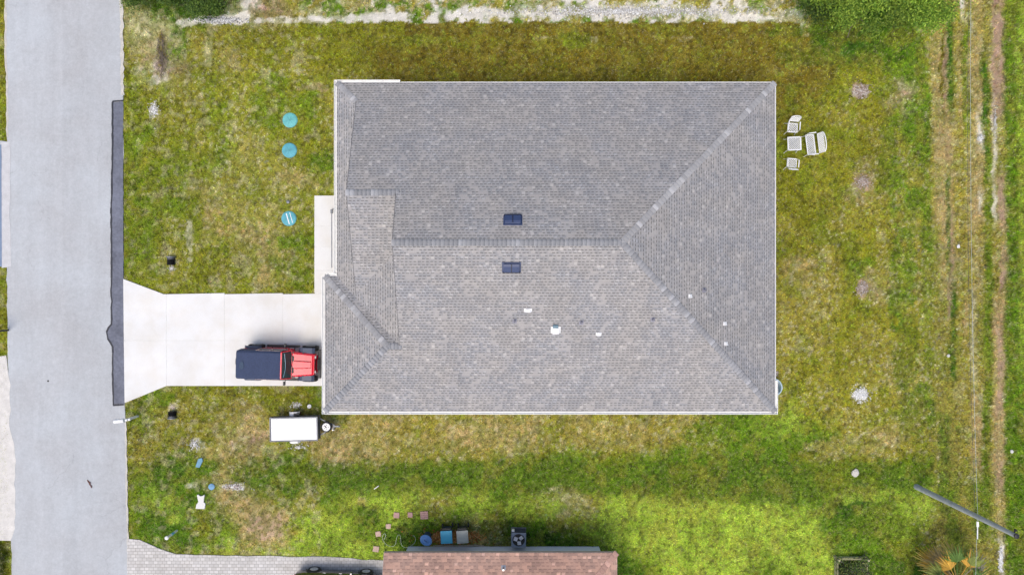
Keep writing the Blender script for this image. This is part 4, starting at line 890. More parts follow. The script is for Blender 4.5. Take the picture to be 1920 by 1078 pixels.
# gravel aprons at the two pipe ends and rubble patches
def chips(name, px_, py_, rx, ry, n, cols, label, size=(.03, .08), z=.0, cat="rubble"):
    x, y = W(px_, py_); V = []; Fc = []; Cc = []; k = 0
    base = np.array([(-1, -1, -1), (1, -1, -1), (1, 1, -1), (-1, 1, -1), (-.7, -.7, 1), (.7, -.6, .9), (.6, .7, 1), (-.7, .6, .8)], float)
    Q = np.array([(0, 3, 2, 1), (4, 5, 6, 7), (0, 1, 5, 4), (1, 2, 6, 5), (2, 3, 7, 6), (3, 0, 4, 7)])
    for i in range(n):
        a = rng.uniform(0, 2 * np.pi); rr = abs(rng.normal(0, .48))
        cx = x + math.cos(a) * rr * rx / 35; cy = y + math.sin(a) * rr * ry / 35
        s = rng.uniform(*size); t = rng.uniform(0, np.pi); c, d = math.cos(t), math.sin(t)
        b = base * np.array((s, s * rng.uniform(.5, 1), s * rng.uniform(.3, .6))) / 2 * rng.uniform(.8, 1.2, (8, 3))
        b = np.stack([b[:, 0] * c - b[:, 1] * d + cx, b[:, 0] * d + b[:, 1] * c + cy, b[:, 2] + z + .02 * max(0, 1 - rr)], 1)
        V.append(b); Fc.append(Q + k); k += 8; cl = np.array(cols[rng.integers(len(cols))]) * rng.uniform(.8, 1.15); Cc.append(np.repeat(cl[None], 8, 0))
    o = raw_mesh(name, np.concatenate(V), np.concatenate(Fc), M['chip'], np.clip(np.concatenate(Cc), 0, 1))
    return tag(o, label, cat, kind="stuff")
M['chip'] = attr_mat("stone_chips", .9, .12, 20, .25)
WH = [(.62, .62, .60), (.5, .5, .49), (.7, .7, .7)]; PK = [(.34, .27, .23), (.42, .36, .33), (.26, .2, .16), (.5, .46, .43)]; GY_ = [(.36, .34, .31), (.5, .48, .45)]; MU = [(.42, .16, .04), (.5, .24, .07), (.3, .11, .03), (.55, .32, .14)]
chips("rubble_patch", 1614, 740, 17, 13, 900, WH, "white broken rubble patch below right of the house roof", (.03, .10))
chips("rubble_patch", 1615, 171, 20, 16, 560, PK, "brown and pink rubble patch near the top right tree", (.025, .08))
chips("rubble_patch", 1618, 341, 16, 15, 520, PK, "greyish pink rubble patch right of the white furniture", (.025, .07))
chips("rubble_patch", 1617, 540, 15, 17, 520, PK, "greyish pink rubble patch level with the house middle, on rear lawn", (.025, .07))
chips("rubble_patch", 440, 912, 22, 9, 260, WH + PK, "white gravel heap beside the bare patch in the lower left lawn", (.03, .09))
chips("rubble_patch", 365, 832, 14, 12, 160, WH + GY_, "pale stones scattered above the blue utility cover", (.03, .09))
chips("rubble_patch", 556, 759, 12, 8, 60, GY_ + WH, "few light stones in grass between the car and the trailer", (.05, .13))
chips("rubble_patch", 560, 838, 26, 9, 60, WH, "few white stones in the grass below the trailer", (.03, .09))
chips("rubble_patch", 288, 205, 12, 18, 240, WH + GY_, "grey white rubble streak near the road at top left", (.03, .10))
chips("rubble_patch", 1838, 260, 7, 8, 120, WH, "small white rubble heap on the unmade lane", (.03, .09))
chips("rubble_patch", 1876, 1050, 5, 24, 180, WH, "white limestone pieces in the lane above the bottom edge", (.04, .14))
chips("rubble_patch", 1866, 230, 4, 50, 130, WH + GY_, "long white stone streak in the right wheel rut", (.02, .06))
chips("rubble_patch", 322, 503, 8, 7, 150, GY_ + WH, "pale gravel spread at the upper culvert end", (.02, .06))
chips("rubble_patch", 324, 763, 8, 8, 150, [(.6, .52, .42), (.5, .42, .34)], "sandy gravel spread at the lower culvert end", (.02, .06))
o = chips("gravel_verge", 410, 38, 60, 7, 900, WH + [(.4, .4, .42), (.2, .2, .2)], "grey white gravel strip under the top left bushes", (.03, .10)); o["kind"] = "stuff"
mp_ = chips("bark_mulch", 848, 1006, 58, 14, 2600, MU, "orange bark mulch bed around the neighbour's rubbish bins", (.04, .11)); mp_["kind"] = "stuff"; mp_["category"] = "mulch"
mb = chips("lane_gravel", 1180, 22, 330, 14, 2600, WH + GY_, "white crushed shell scattered along the top edge of the lawn", (.03, .10)); mb["kind"] = "stuff"; mb["category"] = "gravel"
def rock(px_, py_, r, label, c=(.50, .48, .44), name="rock"):
    bm = bmesh.new(); bmesh.ops.create_icosphere(bm, subdivisions=3, radius=1)
    x, y = W(px_, py_, .05); sd = random.random() * 50
    for v in bm.verts:
        n_ = float(fbm(np.array([v.co.x * 2 + sd]), np.array([v.co.y * 2 + v.co.z * 1.7]), 1.0, 2)[0]) - .5
        v.co = v.co * (1 + n_ * .7); v.co = Vector((x + v.co.x * r, y + v.co.y * r * 1.1, .06 + v.co.z * r * .5))
    me = bpy.data.meshes.new(name); bm.to_mesh(me); bm.free(); me.materials.append(mat("rock_stone", c, .9, .15, 8, bump=.4))
    o = bpy.data.objects.new(name, me); C.objects.link(o); return tag(o, label, "rock")
rock(1603.5, 886, .19, "single white rock on the dark grass band, lower right lawn")
rock(1778, 667, .08, "tiny pale stone on the lane edge level with the ridge end", (.55, .55, .5))
rock(1897, 846, .09, "tiny white stone among the green weeds by the right edge", (.6, .6, .55))
rock(1797, 462, .09, "small white stone on the bare lane strip, mid height", (.65, .65, .66))
# utility covers and markers
m = MB(); x, y = W(374, 867); m.prism([(x + a, y + b) for a, b in ((-.2, -.22), (.02, -.26), (.2, .1), (.16, .26), (-.04, .22))], -.02, .06); tag(m.build("utility_cover", mat("blue_plastic", (.14, .30, .42), .7, .3, 9), bevel=.01), "tilted oblong blue utility cover in lower left lawn", "utility cover")
m = MB(); x, y = W(397, 912); m.rev([(.17, -.03), (.17, .035), (.15, .05)], c=(x, y, 0), n=22); tag(m.build("utility_cover", mat("blue_plastic_round", (.15, .30, .46), .7, .3, 9), smooth=True), "round blue utility cover above the white slab in lower left lawn", "utility cover")
m = MB(); x, y = W(377, 940)
m.prism([(x + a, y + b) for a, b in ((-.26, -.36), (.22, -.38), (.26, -.1), (.16, .0), (.22, .40), (.12, .34), (.0, .30), (-.14, .40), (-.2, .36), (-.12, 0), (-.24, -.16))], -.02, .07)
tag(m.build("broken_slab", mat("white_slab", (.64, .63, .61), .8, .05, 6), bevel=.015), "broken white slab lying in the lower left lawn", "slab")
mk = thing("marker_post", "short white and blue marker post beside the paver driveway", "marker post", (*W(332, 994), 0))
m = MB(); m.tube([(0, 0, 0), (-.03, -.02, 1.0)], .055, 10); m.build("post", M['pvc'], mk)
m = MB(); m.tube([(-.01, -.01, .35), (-.018, -.013, .6)], .062, 10); m.build("blue_band", mat("blue_band", (.2, .5, .7), .5), mk)
m = MB(); m.rev([(.1, 0), (.1, .06), (.06, .1)], c=(-.03, -.02, 1.0), n=12); m.build("cap", M['pvc'], mk)
# mailboxes
mbx = thing("mailbox", "white mailbox on a white post at the road edge below the driveway", "mailbox", (*W(258, 780), 0), R(6))
m = MB(); m.box((0, 0, .55), (.11, .11, 1.15)); m.bar((0, 0, .55), (-.4, 0, .95), .06, .06); m.box((-.18, 0, 1.02), (.72, .1, .07)); m.build("post", M['pvc'], mbx, bevel=.01)
m = MB(); q = [(math.cos(a) * .1, 1.17 + math.sin(a) * .1) for a in [R(t) for t in range(0, 181, 30)]] + [(-.1, 1.06), (.1, 1.06)]
m.loft([[Vector((-.58, y, z)) for y, z in q], [Vector((-.08, y, z)) for y, z in q]]); bx = m.build("box", M['pvc'], mbx)
m = MB(); m.bar((-.3, .115, 1.12), (-.3, .115, 1.3), .03, .012); m.box((-.26, .115, 1.29), (.1, .012, .05)); m.build("flag", mat("flag_grey", (.4, .45, .5), .5), bx)
mbx = thing("mailbox", "black mailbox on a post at the far left edge across the road", "mailbox", (*W(16, 619), 0), R(180))
m = MB(); m.box((0, 0, .5), (.09, .09, 1.05)); m.build("post", M['black'], mbx); m = MB()
m.loft([[Vector((-.1, y, z)) for y, z in q], [Vector((.38, y, z)) for y, z in q]]); m.build("box", M['black'], mbx)
# dead leaf on the road
m = MB(); x, y = W(169, 905)
for i in range(7): m.bar((x - .12 + .03 * i, y + .18 - .05 * i, .045 + .002 * i), (x - .02 + .03 * i + random.uniform(-.05, .05), y + .05 - .05 * i, .06), .05, .012)
tag(m.build("dead_leaf", mat("dead_leaf", (.12, .06, .05), .9)), "reddish brown dead palm leaf lying on the road", "leaf")
m = MB(); x, y = W(91, 714); m.rev([(.05, .02), (.05, .042), (.02, .044)], c=(x, y, 0), n=10); tag(m.build("survey_nail", M['black']), "small black survey disc set in the road", "survey disc")
# stepping stones
sm = [mat("stepping_stone", (.44, .27, .24), .9, .15, 8, bump=.3), mat("stepping_stone_pale", (.50, .36, .30), .9, .15, 8, bump=.3)]
for px_, py_, s, lb in ((743.5, 965, .32, "small square pinkish stepping stone, left of three in the top row"), (769, 964.5, .28, "chipped pinkish stepping stone in the middle of the top row"), (795.5, 965, .42, "largest pink paver stone, right end of the top row"),
                        (728.5, 986, .28, "pale stepping stone tilted below the left top-row stone"), (709.5, 1000, .3, "pale square stepping stone second from the neighbour's roof corner"), (705, 1028, .32, "pale stepping stone nearest the neighbour's roof corner")):
    x, y = W(px_, py_); m = MB(); a = random.uniform(-.25, .25); h = s / 2
    if s > .4:
        for i in range(2):
            for j in range(4): m.box(None, (s * .49, s * .23, .07), M=Matrix.Translation((x, y, .025)) @ Matrix.Rotation(.06, 4, 'Z') @ Matrix.Translation(((i - .5) * s * .5, (j - 1.5) * s * .25, 0)))
    else:
        c_a, s_a = math.cos(a), math.sin(a); pl = [(sx * h * random.uniform(.8, 1.05), sy * h * random.uniform(.8, 1.05)) for sx, sy in ((-1, -1), (0, -1.05), (1, -1), (1.03, 0), (1, 1), (0, 1), (-1, 1), (-1, 0))]
        m.prism([(x + u * c_a - v * s_a, y + u * s_a + v * c_a) for u, v in pl], -.02, .055)
    tag(m.build("stepping_stone", sm[0] if px_ > 740 else sm[1], bevel=.01), lb, "stepping stone", "stepping stones toward the neighbour's house")
# twig on neighbour's lawn
m = MB(); x, y = W(706, 913); m.tube([(x - .12, y - .08, .05), (x, y, .07), (x + .13, y + .1, .06)], .025, 5); tag(m.build("stick", M['pvc']), "short white stick lying at the edge of the dark grass band", "stick")

# ------------------------------------------------------------------ wheelie bins, drum, AC unit, hose, edging
def bin_obj(px_, py_, label, mt, bodym, w_=.60, d_=.66, rz=0.0):
    x, y = W(px_, py_, 1.05); o = thing("wheelie_bin", label, "bin", (x, y, 0), rz)
    m = MB(); m.loft([[Vector((a * w_ * .36, b * d_ * .33 + .03, .08)) for a, b in ((-1, -1), (1, -1), (1, 1), (-1, 1))], [Vector((a * w_ * .47, b * d_ * .46, 1.0)) for a, b in ((-1, -1), (1, -1), (1, 1), (-1, 1))]]); m.build("bin_body", bodym, o, bevel=.03)
    m = MB(); m.box((0, -.01, 1.03), (w_, d_, .06)); m.box((0, -.01, 1.065), (w_ * .82, d_ * .82, .03)); m.build("lid", mt, o, bevel=.035)
    m = MB(); m.tube([(-.22, d_ / 2 - .02, .98), (-.22, d_ / 2 + .10, .98), (.22, d_ / 2 + .10, .98), (.22, d_ / 2 - .02, .98)], .022, 8); m.box((0, d_ / 2 + .03, .92), (.5, .08, .08)); m.build("handle", M['black'], o)
    for s in (-1, 1): m = MB(); m.rev([(.12, -.03), (.12, .03), (.05, .035)], M=Matrix.Translation((s * .27, d_ / 2 - .04, .12)) @ Matrix.Rotation(R(90), 4, 'Y'), n=16); m.build("wheel", M['rubber'], o)
    return o
bin_obj(837, 1006.5, "wheelie bin with bright blue lid in the neighbour's mulch bed", mat("bin_blue", (.07, .40, .60), .45, .08, 5), mat("bin_body_blue", (.02, .035, .07), .5), rz=R(3))
bin_obj(867, 1006, "wheelie bin with light grey lid next to the blue one", mat("bin_grey", (.40, .41, .38), .5, .12, 9), mat("bin_body_dark", (.03, .032, .035), .5), rz=R(4))
x, y = W(799, 1012, .75); o = thing("trash_can", "round blue trash can with domed lid beside the bins", "bin", (x, y, 0), R(-35))
m = MB(); m.rev([(.20, 0), (.27, .7), (.3, .72), (.3, .76)], n=26, sy=.86); m.build("bin_body", mat("can_body", (.03, .06, .12), .6), o, smooth=True)
m = MB(); m.rev([(.32, .75), (.33, .79), (.29, .82), (.24, .84), (.22, .82), (.12, .85), (.04, .87)], n=30, sy=.82); l_ = m.build("lid", mat("can_lid", (.14, .30, .62), .4, .12, 6), o, smooth=True)
m = MB(); m.tube([(-.1, 0, .86), (-.06, 0, .91), (.06, 0, .91), (.1, 0, .86)], .014, 6); m.build("handle", M['navy_vent'], l_)
x, y = W(972.5, 1012, .8); ac = thing("air_conditioner", "black outdoor air conditioner with round fan beside the neighbour's wall", "air conditioner", (x, y, 0), R(-1))
m = MB(); m.box((0, .0, .04), (.80, .80, .08)); m.build("pad", mat("ac_pad", (.2, .2, .2), .9), ac)
m = MB(); m.box((0, 0, .42), (.74, .74, .70))
for i in range(14): m.box((0, .372, .12 + i * .046), (.66, .012, .014)); m.box((.372, 0, .12 + i * .046), (.012, .66, .014)); m.box((-.372, 0, .12 + i * .046), (.012, .66, .014))
m.build("casing", mat("ac_dark", (.035, .042, .06), .5), ac, bevel=.02)
m = MB()
for i in range(32):
    a, b = 2 * math.pi * i / 32, 2 * math.pi * (i + 1) / 32
    def sq(t): c, s = math.cos(t), math.sin(t); k = .38 / max(abs(c), abs(s)); return Vector((c * k, s * k, .80))
    def ci(t, z): return Vector((math.cos(t) * .325, math.sin(t) * .325, z))
    m.face([sq(a), sq(b), ci(b, .80), ci(a, .80)]); m.face([ci(a, .80), ci(b, .80), ci(b, .70), ci(a, .70)])
m.build("top_panel", mat("ac_top", (.20, .23, .30), .45, .1, 6), ac)
m = MB(); m.rev([(.32, .775), (.315, .78)], n=28); m.build("fan_well", M['black'], ac)
for i in range(3):
    t = i * 2 * math.pi / 3 + R(40); T = Matrix.Rotation(t, 4, 'Z') @ Matrix.Translation((.165, 0, .795)) @ Matrix.Rotation(R(12), 4, 'X'); m = MB(); m.box(None, (.20, .20, .012), M=T); m.build("fan_blade", M['chrome'] if False else mat("blade_grey", (.72, .70, .75), .5), ac, bevel=.02)
m = MB()
for r_i in (.1, .17, .24, .30):
    m.tube([(r_i * math.cos(a), r_i * math.sin(a), .815) for a in [2 * math.pi * t / 20 for t in range(21)]], .004, 4)
m.build("fan_guard", M['black'], ac)
m = MB(); m.box((-.30, .42, .55), (.14, .10, .2)); m.build("disconnect_box", M['pvc'], ac)
m = MB(); pts = []
for i in range(60):
    t = i / 59; a = t * 4.6 * math.pi; x = -7.35 + t * 1.75 + .30 * math.cos(a) * (.5 + .5 * math.sin(t * 9)); y = -13.42 + .33 * math.sin(a) - .12 * t; pts.append((x + .35, y - .05, .07 + .03 * math.sin(a * 2)))
m.tube(pts, .011, 6); tag(m.build("garden_hose", mat("pale_hose", (.42, .5, .36), .5)), "pale garden hose in loose loops at the neighbour's roof corner", "hose")
m = MB(); x0, y0 = W(812, 1021.5); x1, _ = W(908, 1021); 
for i in range(5): xa = x0 + (x1 - x0) * i / 5; m.bar((xa, y0 + random.uniform(-.03, .03), .04), (xa + (x1 - x0) / 5.2, y0 + random.uniform(-.03, .03), .04), .05, .09)
m.bar((x0 + .6, y0 - .13, .03), (x1 + .4, y0 - .09, .03), .035, .05); tag(m.build("bed_edging", mat("weathered_wood", (.42, .36, .27), .9, .25, 12)), "weathered timber edging along the mulch bed", "garden edging")

# round metal tub behind the east eave
x, y = W(1450, 726, .45); tb = thing("round_tub", "round pale blue tub standing at the right corner of the house", "tub", (x, y, 0))
m = MB(); m.rev([(.36, .02), (.42, .45), (.47, .47), (.47, .50), (.41, .50), (.38, .12)], n=34); m.build("tub_body", mat("tub_blue", (.38, .50, .56), .4, .08, 5), tb, smooth=True)
m = MB(); m.rev([(.395, .2), (.395, .23)], n=28); m.build("dark_water", mat("dark_water", (.03, .06, .09), .1), tb)
chips("rubble_patch", 1456, 701, 5, 8, 90, PK, "dark reddish debris beside the round tub at the house corner", (.03, .08))

# ------------------------------------------------------------------ white garden furniture
M['lattice'] = mat("white_cast_metal", (.8, .81, .82), .4, .03, 8)
def lattice(m, w_, d_, z, T=Matrix.Identity(4), n=7, th=.012, bw=.021):
    """rectangular panel of crossing diagonal bars in the xy plane, centred on T"""
    def seg(a, b): m.bar(T @ Vector((*a, z)), T @ Vector((*b, z)), bw, th)
    step = w_ / n
    for sgn in (1, -1):
        c = -d_
        while c < w_ + d_:
            # line x = c + sgn*t , clip
            pts = []
            x0, y0 = (c, 0) if sgn == 1 else (c, 0)
            t0, t1 = 0, d_
            lo, hi = 0.0, d_
            if sgn == 1: lo = max(lo, -c); hi = min(hi, w_ - c)
            else: lo = max(lo, c - w_); hi = min(hi, c)
            if hi - lo > .02: seg((c + sgn * lo - w_ / 2, lo - d_ / 2), (c + sgn * hi - w_ / 2, hi - d_ / 2))
            c += step
def rim(m, w_, d_, z, T=Matrix.Identity(4), b=.035, th=.02):
    for s in (-1, 1):
        m.bar(T @ Vector((-w_ / 2, s * d_ / 2, z)), T @ Vector((w_ / 2, s * d_ / 2, z)), b, th)
        m.bar(T @ Vector((s * w_ / 2, -d_ / 2 - b / 2, z)), T @ Vector((s * w_ / 2, d_ / 2 + b / 2, z)), b, th)
def leg(o, x, y, zt, dx, dy, r=.018):
    m = MB(); m.tube([(x, y, zt), (x + dx * .3, y + dy * .3, zt * .6), (x + dx, y + dy, .03), (x + dx * 1.4, y + dy * 1.4, .01)], r, 6); return m.build("leg", M['lattice'], o)
tb_x, tb_y = W(1489.5, 269.5, .62)
t = thing("garden_table", "square white lattice garden table between the two white chairs", "table", (tb_x, tb_y, 0), R(2))
m = MB(); lattice(m, .66, .66, .62, n=6, bw=.036); rim(m, .68, .68, .622, b=.045); m.build("table_top", M['lattice'], t)
for a in (-1, 1):
    for b in (-1, 1): leg(t, a * .28, b * .28, .6, a * .03, b * .07)
def seat_thing(name, label, cat, loc, rz, w_, d_, group=None, bh=.42, arc=.1):
    """seat facing -y, back at +y"""
    o = thing(name, label, cat, loc, rz, group); zs = .42
    m = MB(); lattice(m, w_, d_, zs, n=max(4, int(w_ / .11)), bw=.032); rim(m, w_, d_, zs + .002, b=.04); m.build("seat", M['lattice'], o)
    # back: tilted panel with an arched top
    T = Matrix.Translation((0, d_ / 2 + (.16 if w_ > .8 else .10), zs + .10)) @ Matrix.Rotation(R(70), 4, 'X') @ Matrix.Translation((0, bh / 2, 0))
    m = MB(); lattice(m, w_ * .96, bh * .86, 0, T=T, n=max(4, int(w_ / .11)), bw=.032)
    for s in (-1, 1): m.bar(T @ Vector((s * w_ * .49, -bh / 2, 0)), T @ Vector((s * w_ * .49, bh / 2 * .7, 0)), .035, .025)
    m.bar(T @ Vector((-w_ / 2, -bh / 2, 0)), T @ Vector((w_ / 2, -bh / 2, 0)), .035, .025)
    pr = None
    for i in range(11):
        u = -1 + 2 * i / 10; q = T @ Vector((u * w_ * .5, bh / 2 * .7 + arc * (1 - u * u) ** .6 * 1.2, 0))
        if pr: m.bar(pr, q, .04, .03)
        pr = q
    m.build("backrest", M['lattice'], o)
    for s in (-1, 1):
        m = MB(); m.bar((s * (w_ / 2 + .045), d_ / 2 + .05, zs + .24), (s * (w_ / 2 + .045), -d_ / 2 + .10, zs + .24), .045, .022); m.tube([(s * (w_ / 2 + .045), -d_ / 2 + .10, zs + .235), (s * (w_ / 2 + .03), -d_ / 2 + .04, zs + .12), (s * w_ / 2, -d_ / 2 + .05, zs)], .014, 6)
        m.build("armrest", M['lattice'], o)
        leg(o, s * w_ * .48, -d_ / 2 + .02, zs, s * .03, -.05); leg(o, s * w_ * .48, d_ / 2, zs, s * .02, .07)
    return o
cx, cy = W(1486, 240, .42); seat_thing("garden_chair", "white lattice garden chair above the table with its arched back showing", "chair", (cx, cy, 0), R(-4), .50, .46)
cx, cy = W(1484.5, 305.5, .42); seat_thing("garden_chair", "white lattice garden chair below the table, lower of the two chairs", "chair", (cx, cy, 0), R(176), .48, .44, bh=.30, arc=.05)
cx, cy = W(1520, 271.5, .42); seat_thing("garden_bench", "white lattice garden bench right of the table facing the house", "bench", (cx, cy, 0), R(-83), 1.04, .42, bh=.44, arc=.12)

# ------------------------------------------------------------------ pole and wires
M['pole'] = mat("weathered_pole", (.42, .44, .47), .8, .3, 4, bump=.3)
bx_, by_ = W(1718, 912); ph = 7.25
po = thing("utility_pole", "grey weathered utility pole standing at the lane near bottom right corner", "utility pole", (bx_, by_, 0))
m = MB(); m.tube([(0, 0, -.1), (0, 0, ph * .35), (.0, 0, ph * .7), (0, 0, ph)], [.15, .13, .115, .095], 16); m.build("pole", M['pole'], po, smooth=True)
m = MB(); m.bar((.12, -.09, .2), (.11, -.09, ph * .62), .035, .02); m.build("ground_wire", M['steel'], po)
m = MB(); m.rev([(.11, 0), (.11, .05), (.02, .07)], c=(0, 0, ph), n=14); m.tube([(0, 0, ph - .15), (.02, .2, ph - .1)], .03, 6); m.rev([(.05, 0), (.03, .04), (.05, .08), (.03, .12)], c=(.03, .22, ph - .12), n=10); m.build("top_bracket", M['black'], po)
m = MB(); m.bar((.10, 0, 4.5), (.22, 0, 4.5), .04, .04); m.build("cable_clamp", M['steel'], po)
def wire(name, px0, px1, pxm, z, r, label, cat="cable", y0=-220, y1=1300, mt='steel', sag=.35):
    m = MB(); pts = []
    for i in range(41):
        t = i / 40; py_ = y0 + (y1 - y0) * t
        zz = z - sag * 4 * ((t - .38) ** 2 if t < .78 else .16) * 0 - sag * math.sin(math.pi * min(1, max(0, (955 - py_) / 1500)))
        x, y = W(pxm(py_), py_, zz); pts.append((x, y, zz))
    m.tube(pts, r, 6); return tag(m.build(name, M[mt]), label, cat)
x4, y4 = W(1826, 965, 4.5)
M['cable_light'] = mat("bare_cable", (.5, .55, .55), .4, .1, 3, metal=.3); M['cable_dark'] = mat("cable_sheath", (.06, .06, .07), .6)
def straight(name, a, b, r, sag, mt, label):
    m = MB(); a = Vector(a); b = Vector(b); pts = []
    for i in range(41):
        t = i / 40; p = a.lerp(b, t); p.z -= sag * 4 * t * (1 - t); pts.append(p)
    m.tube(pts, r, 6); return tag(m.build(name, mt), label, "cable")
straight("overhead_cable", (*W(1822, -160, 4.9), 4.9), (bx_ + .22, by_ + .02, 4.5), .007, .25, M['cable_light'], "thin pale overhead cable running north from the pole over the lane")
straight("overhead_cable", (*W(1820, -160, 4.4), 4.4), (bx_ + .16, by_ + .02, 4.42), .008, .35, M['cable_dark'], "thin black overhead cable running close beside the pale one")
straight("overhead_cable", (bx_ + .22, by_ - .02, 4.5), (*W(1829, 1400, 4.9), 4.9), .007, .12, M['cable_light'], "short pale overhead cable running south of the pole")
m = MB(); q = Vector((bx_ + .225, by_ - .45, 4.49)); m.tube([q + Vector((0, .12, 0)), q + Vector((0, -.12, 0))], .055, 8); m.tube([q + Vector((0, -.12, 0)), q + Vector((0, -.7, 0))], .022, 8); tag(m.build("cable_closure", M['pvc'], smooth=True), "white splice closure hanging on the cable just below the pole crossing", "cable closure")

# ------------------------------------------------------------------ trees and shrubs
M['leaf'] = attr_mat("leaves", .6, .05, 3, .3, trans=.35); M['bark'] = mat("bark", (.16, .13, .11), .95, .25, 9, bump=.6)
def leaves(name, lobes, n, size, cols, parent, flat=.0):
    P_ = []; Cl = []
    tot = sum(l[3] ** 2 * l[4] for l in lobes)
    for (x, y, z, r, rz, tone) in lobes:
        k = int(n * r * r * rz / tot); d = rng.normal(0, 1, (k, 3)); d /= np.linalg.norm(d, axis=1)[:, None]
        rr = rng.random(k) ** .5 * np.clip(1 + .22 * rng.normal(0, 1, k), .3, 1.7); p = d * rr[:, None]; lump = .5 + 1.0 * fbm(p[:, 0] * 2 + x, p[:, 1] * 2 + p[:, 2] * 1.3 + y, 1.0, 3)
        p = p * lump[:, None] * np.array((r, r, rz)) + np.array((x, y, z)); P_.append(p)
        c = np.array(cols)[rng.integers(len(cols), size=k)] * tone * (.75 + .5 * fbm(p[:, 0], p[:, 1], .7, 6))[:, None] * rng.normal(1, .15, (k, 1)); Cl.append(c)
    P_ = np.concatenate(P_); Cl = np.clip(np.concatenate(Cl), .005, 1); k = len(P_)
    a = rng.uniform(0, 2 * np.pi, k); t = rng.normal(0, .55, k); u = np.stack([np.cos(a) * np.cos(t), np.sin(a) * np.cos(t), np.sin(t)], 1)
    b = a + np.pi / 2; t2 = rng.normal(0, .5, k); v = np.stack([np.cos(b) * np.cos(t2), np.sin(b) * np.cos(t2), np.sin(t2)], 1)
    s = (size * rng.uniform(.6, 1.4, k))[:, None]; V = np.stack([P_ - u * s, P_ + v * s * .42, P_ + u * s, P_ - v * s * .42], 1).reshape(-1, 3)
    return raw_mesh(name, V, np.arange(len(V)).reshape(-1, 4), M['leaf'], np.repeat(Cl, 4, 0), parent)
GR = [(.21, .36, .04), (.30, .46, .05), (.13, .25, .03), (.44, .60, .08)]; DG = [(.08, .15, .03), (.12, .21, .04), (.05, .10, .025), (.18, .27, .05)]
def tree(name, label, px_, py_, lobes, n, size, cols, limbs, trunk_r=.16, group=None, cat="tree"):
    x0, y0 = W(px_, py_); o = thing(name, label, cat, (x0, y0, 0), 0, group)
    m = MB()
    for l in limbs: m.tube([Vector(p) for p in l], [trunk_r * (1 - .8 * i / max(1, len(l) - 1)) for i in range(len(l))] if l[0][2] < .2 else [.04 * (1 - .7 * i / max(1, len(l) - 1)) for i in range(len(l))], 8)
    m.build("trunk", M['bark'], o); leaves("crown", lobes, n, size, cols, o); return o
rng = np.random.default_rng(41)
# top right leafy tree; crown centre off the top edge (offsets relative to trunk foot)
lb = []; lm = [[(0, 0, -.1), (.1, 0, 1.2), (0, .1, 2.6), (.1, 0, 4.0)]]
for i in range(80):
    a = rng.uniform(0, 2 * np.pi); rr = 4.0 * math.sqrt(rng.random()); z = 3.0 + 1.5 * rng.random() * (1 - rr / 5)
    x, y = rr * math.cos(a) * 1.1, rr * math.sin(a) * .85
    lb.append((x, y, z, rng.uniform(.45, .8), rng.uniform(.3, .5), rng.uniform(.7, 1.25) * (1.1 if x > .3 else .8)))  # darker leaf tone paints the shaded left side of the crown
    if i % 3 == 0: lm.append([(.05, 0, 2.0), (x * .5, y * .5, z * .8), (x * .9, y * .9, z)])
lm.append([(-.5, -1.0, 2.8), (-1.5, -2.4, 2.7), (-1.9, -2.9, 2.6), (-2.0, -3.35, 2.5)]); lm.append([(-1.5, -2.4, 2.7), (-1.3, -2.9, 2.9)])
tree("leafy_tree", "big bright green leafy tree at the top right corner of the lawn", 1616, -14, lb, 62000, .066, GR, lm, .17)
lb = []; lm = [[(0, 0, -.1), (.0, 0, .8), (0, .1, 1.5)]]
for i in range(9):
    a = rng.uniform(0, 2 * np.pi); rr = 1.0 * math.sqrt(rng.random()); x, y, z = rr * math.cos(a), rr * math.sin(a), rng.uniform(.8, 1.8); lb.append((x, y, z, rng.uniform(.4, .6), .45, .9)); lm.append([(0, 0, .5), (x * .6, y * .6, z * .8), (x, y, z)])
tree("shrub_tree", "small dark green tree left of the big one, crown just inside the top edge", 1522, 8, lb, 5000, .06, DG, lm, .07)
for px_, py_, s, label, cl in ((300, -4, 1.2, "dark green bushy shrub at the top left, nearest the road", DG), (372, -6, 1.3, "middle bushy green shrub above the gravel strip at top left", DG), (442, -12, 1.15, "right bushy shrub above the gravel strip at top left", DG)):
    lb = []; lm = [[(0, 0, -.1), (0, 0, .7), (.05, 0, 1.4)]]
    for i in range(12):
        a = rng.uniform(0, 2 * np.pi); rr = s * math.sqrt(rng.random()); x, y, z = rr * math.cos(a), rr * math.sin(a) * .9, rng.uniform(.5, 1.7); lb.append((x, y, z, rng.uniform(.35, .6), .45, rng.uniform(.8, 1.25))); lm.append([(0, 0, .4), (x * .6, y * .6, z * .7), (x, y, z)])
    tree("bushy_shrub", label, px_, py_, lb, 9000, .055, cl + [(.12, .2, .03)], lm, .07, "bushes along the top left edge", "shrub")
lb = [(0, 0, .35, .35, .3, 1), (-.2, .5, .3, .3, .3, 1.1), (-.1, -.6, .3, .35, .3, .9), (-.3, -1.1, .3, .4, .3, 1)]
tree("roadside_bush", "low yellowish green bush at the bottom left corner across the road", 5, 1046, lb, 2500, .05, [(.2, .22, .05), (.12, .16, .03), (.35, .33, .16)], [[(0, 0, -.05), (0, 0, .4)]], .03, None, "bush")
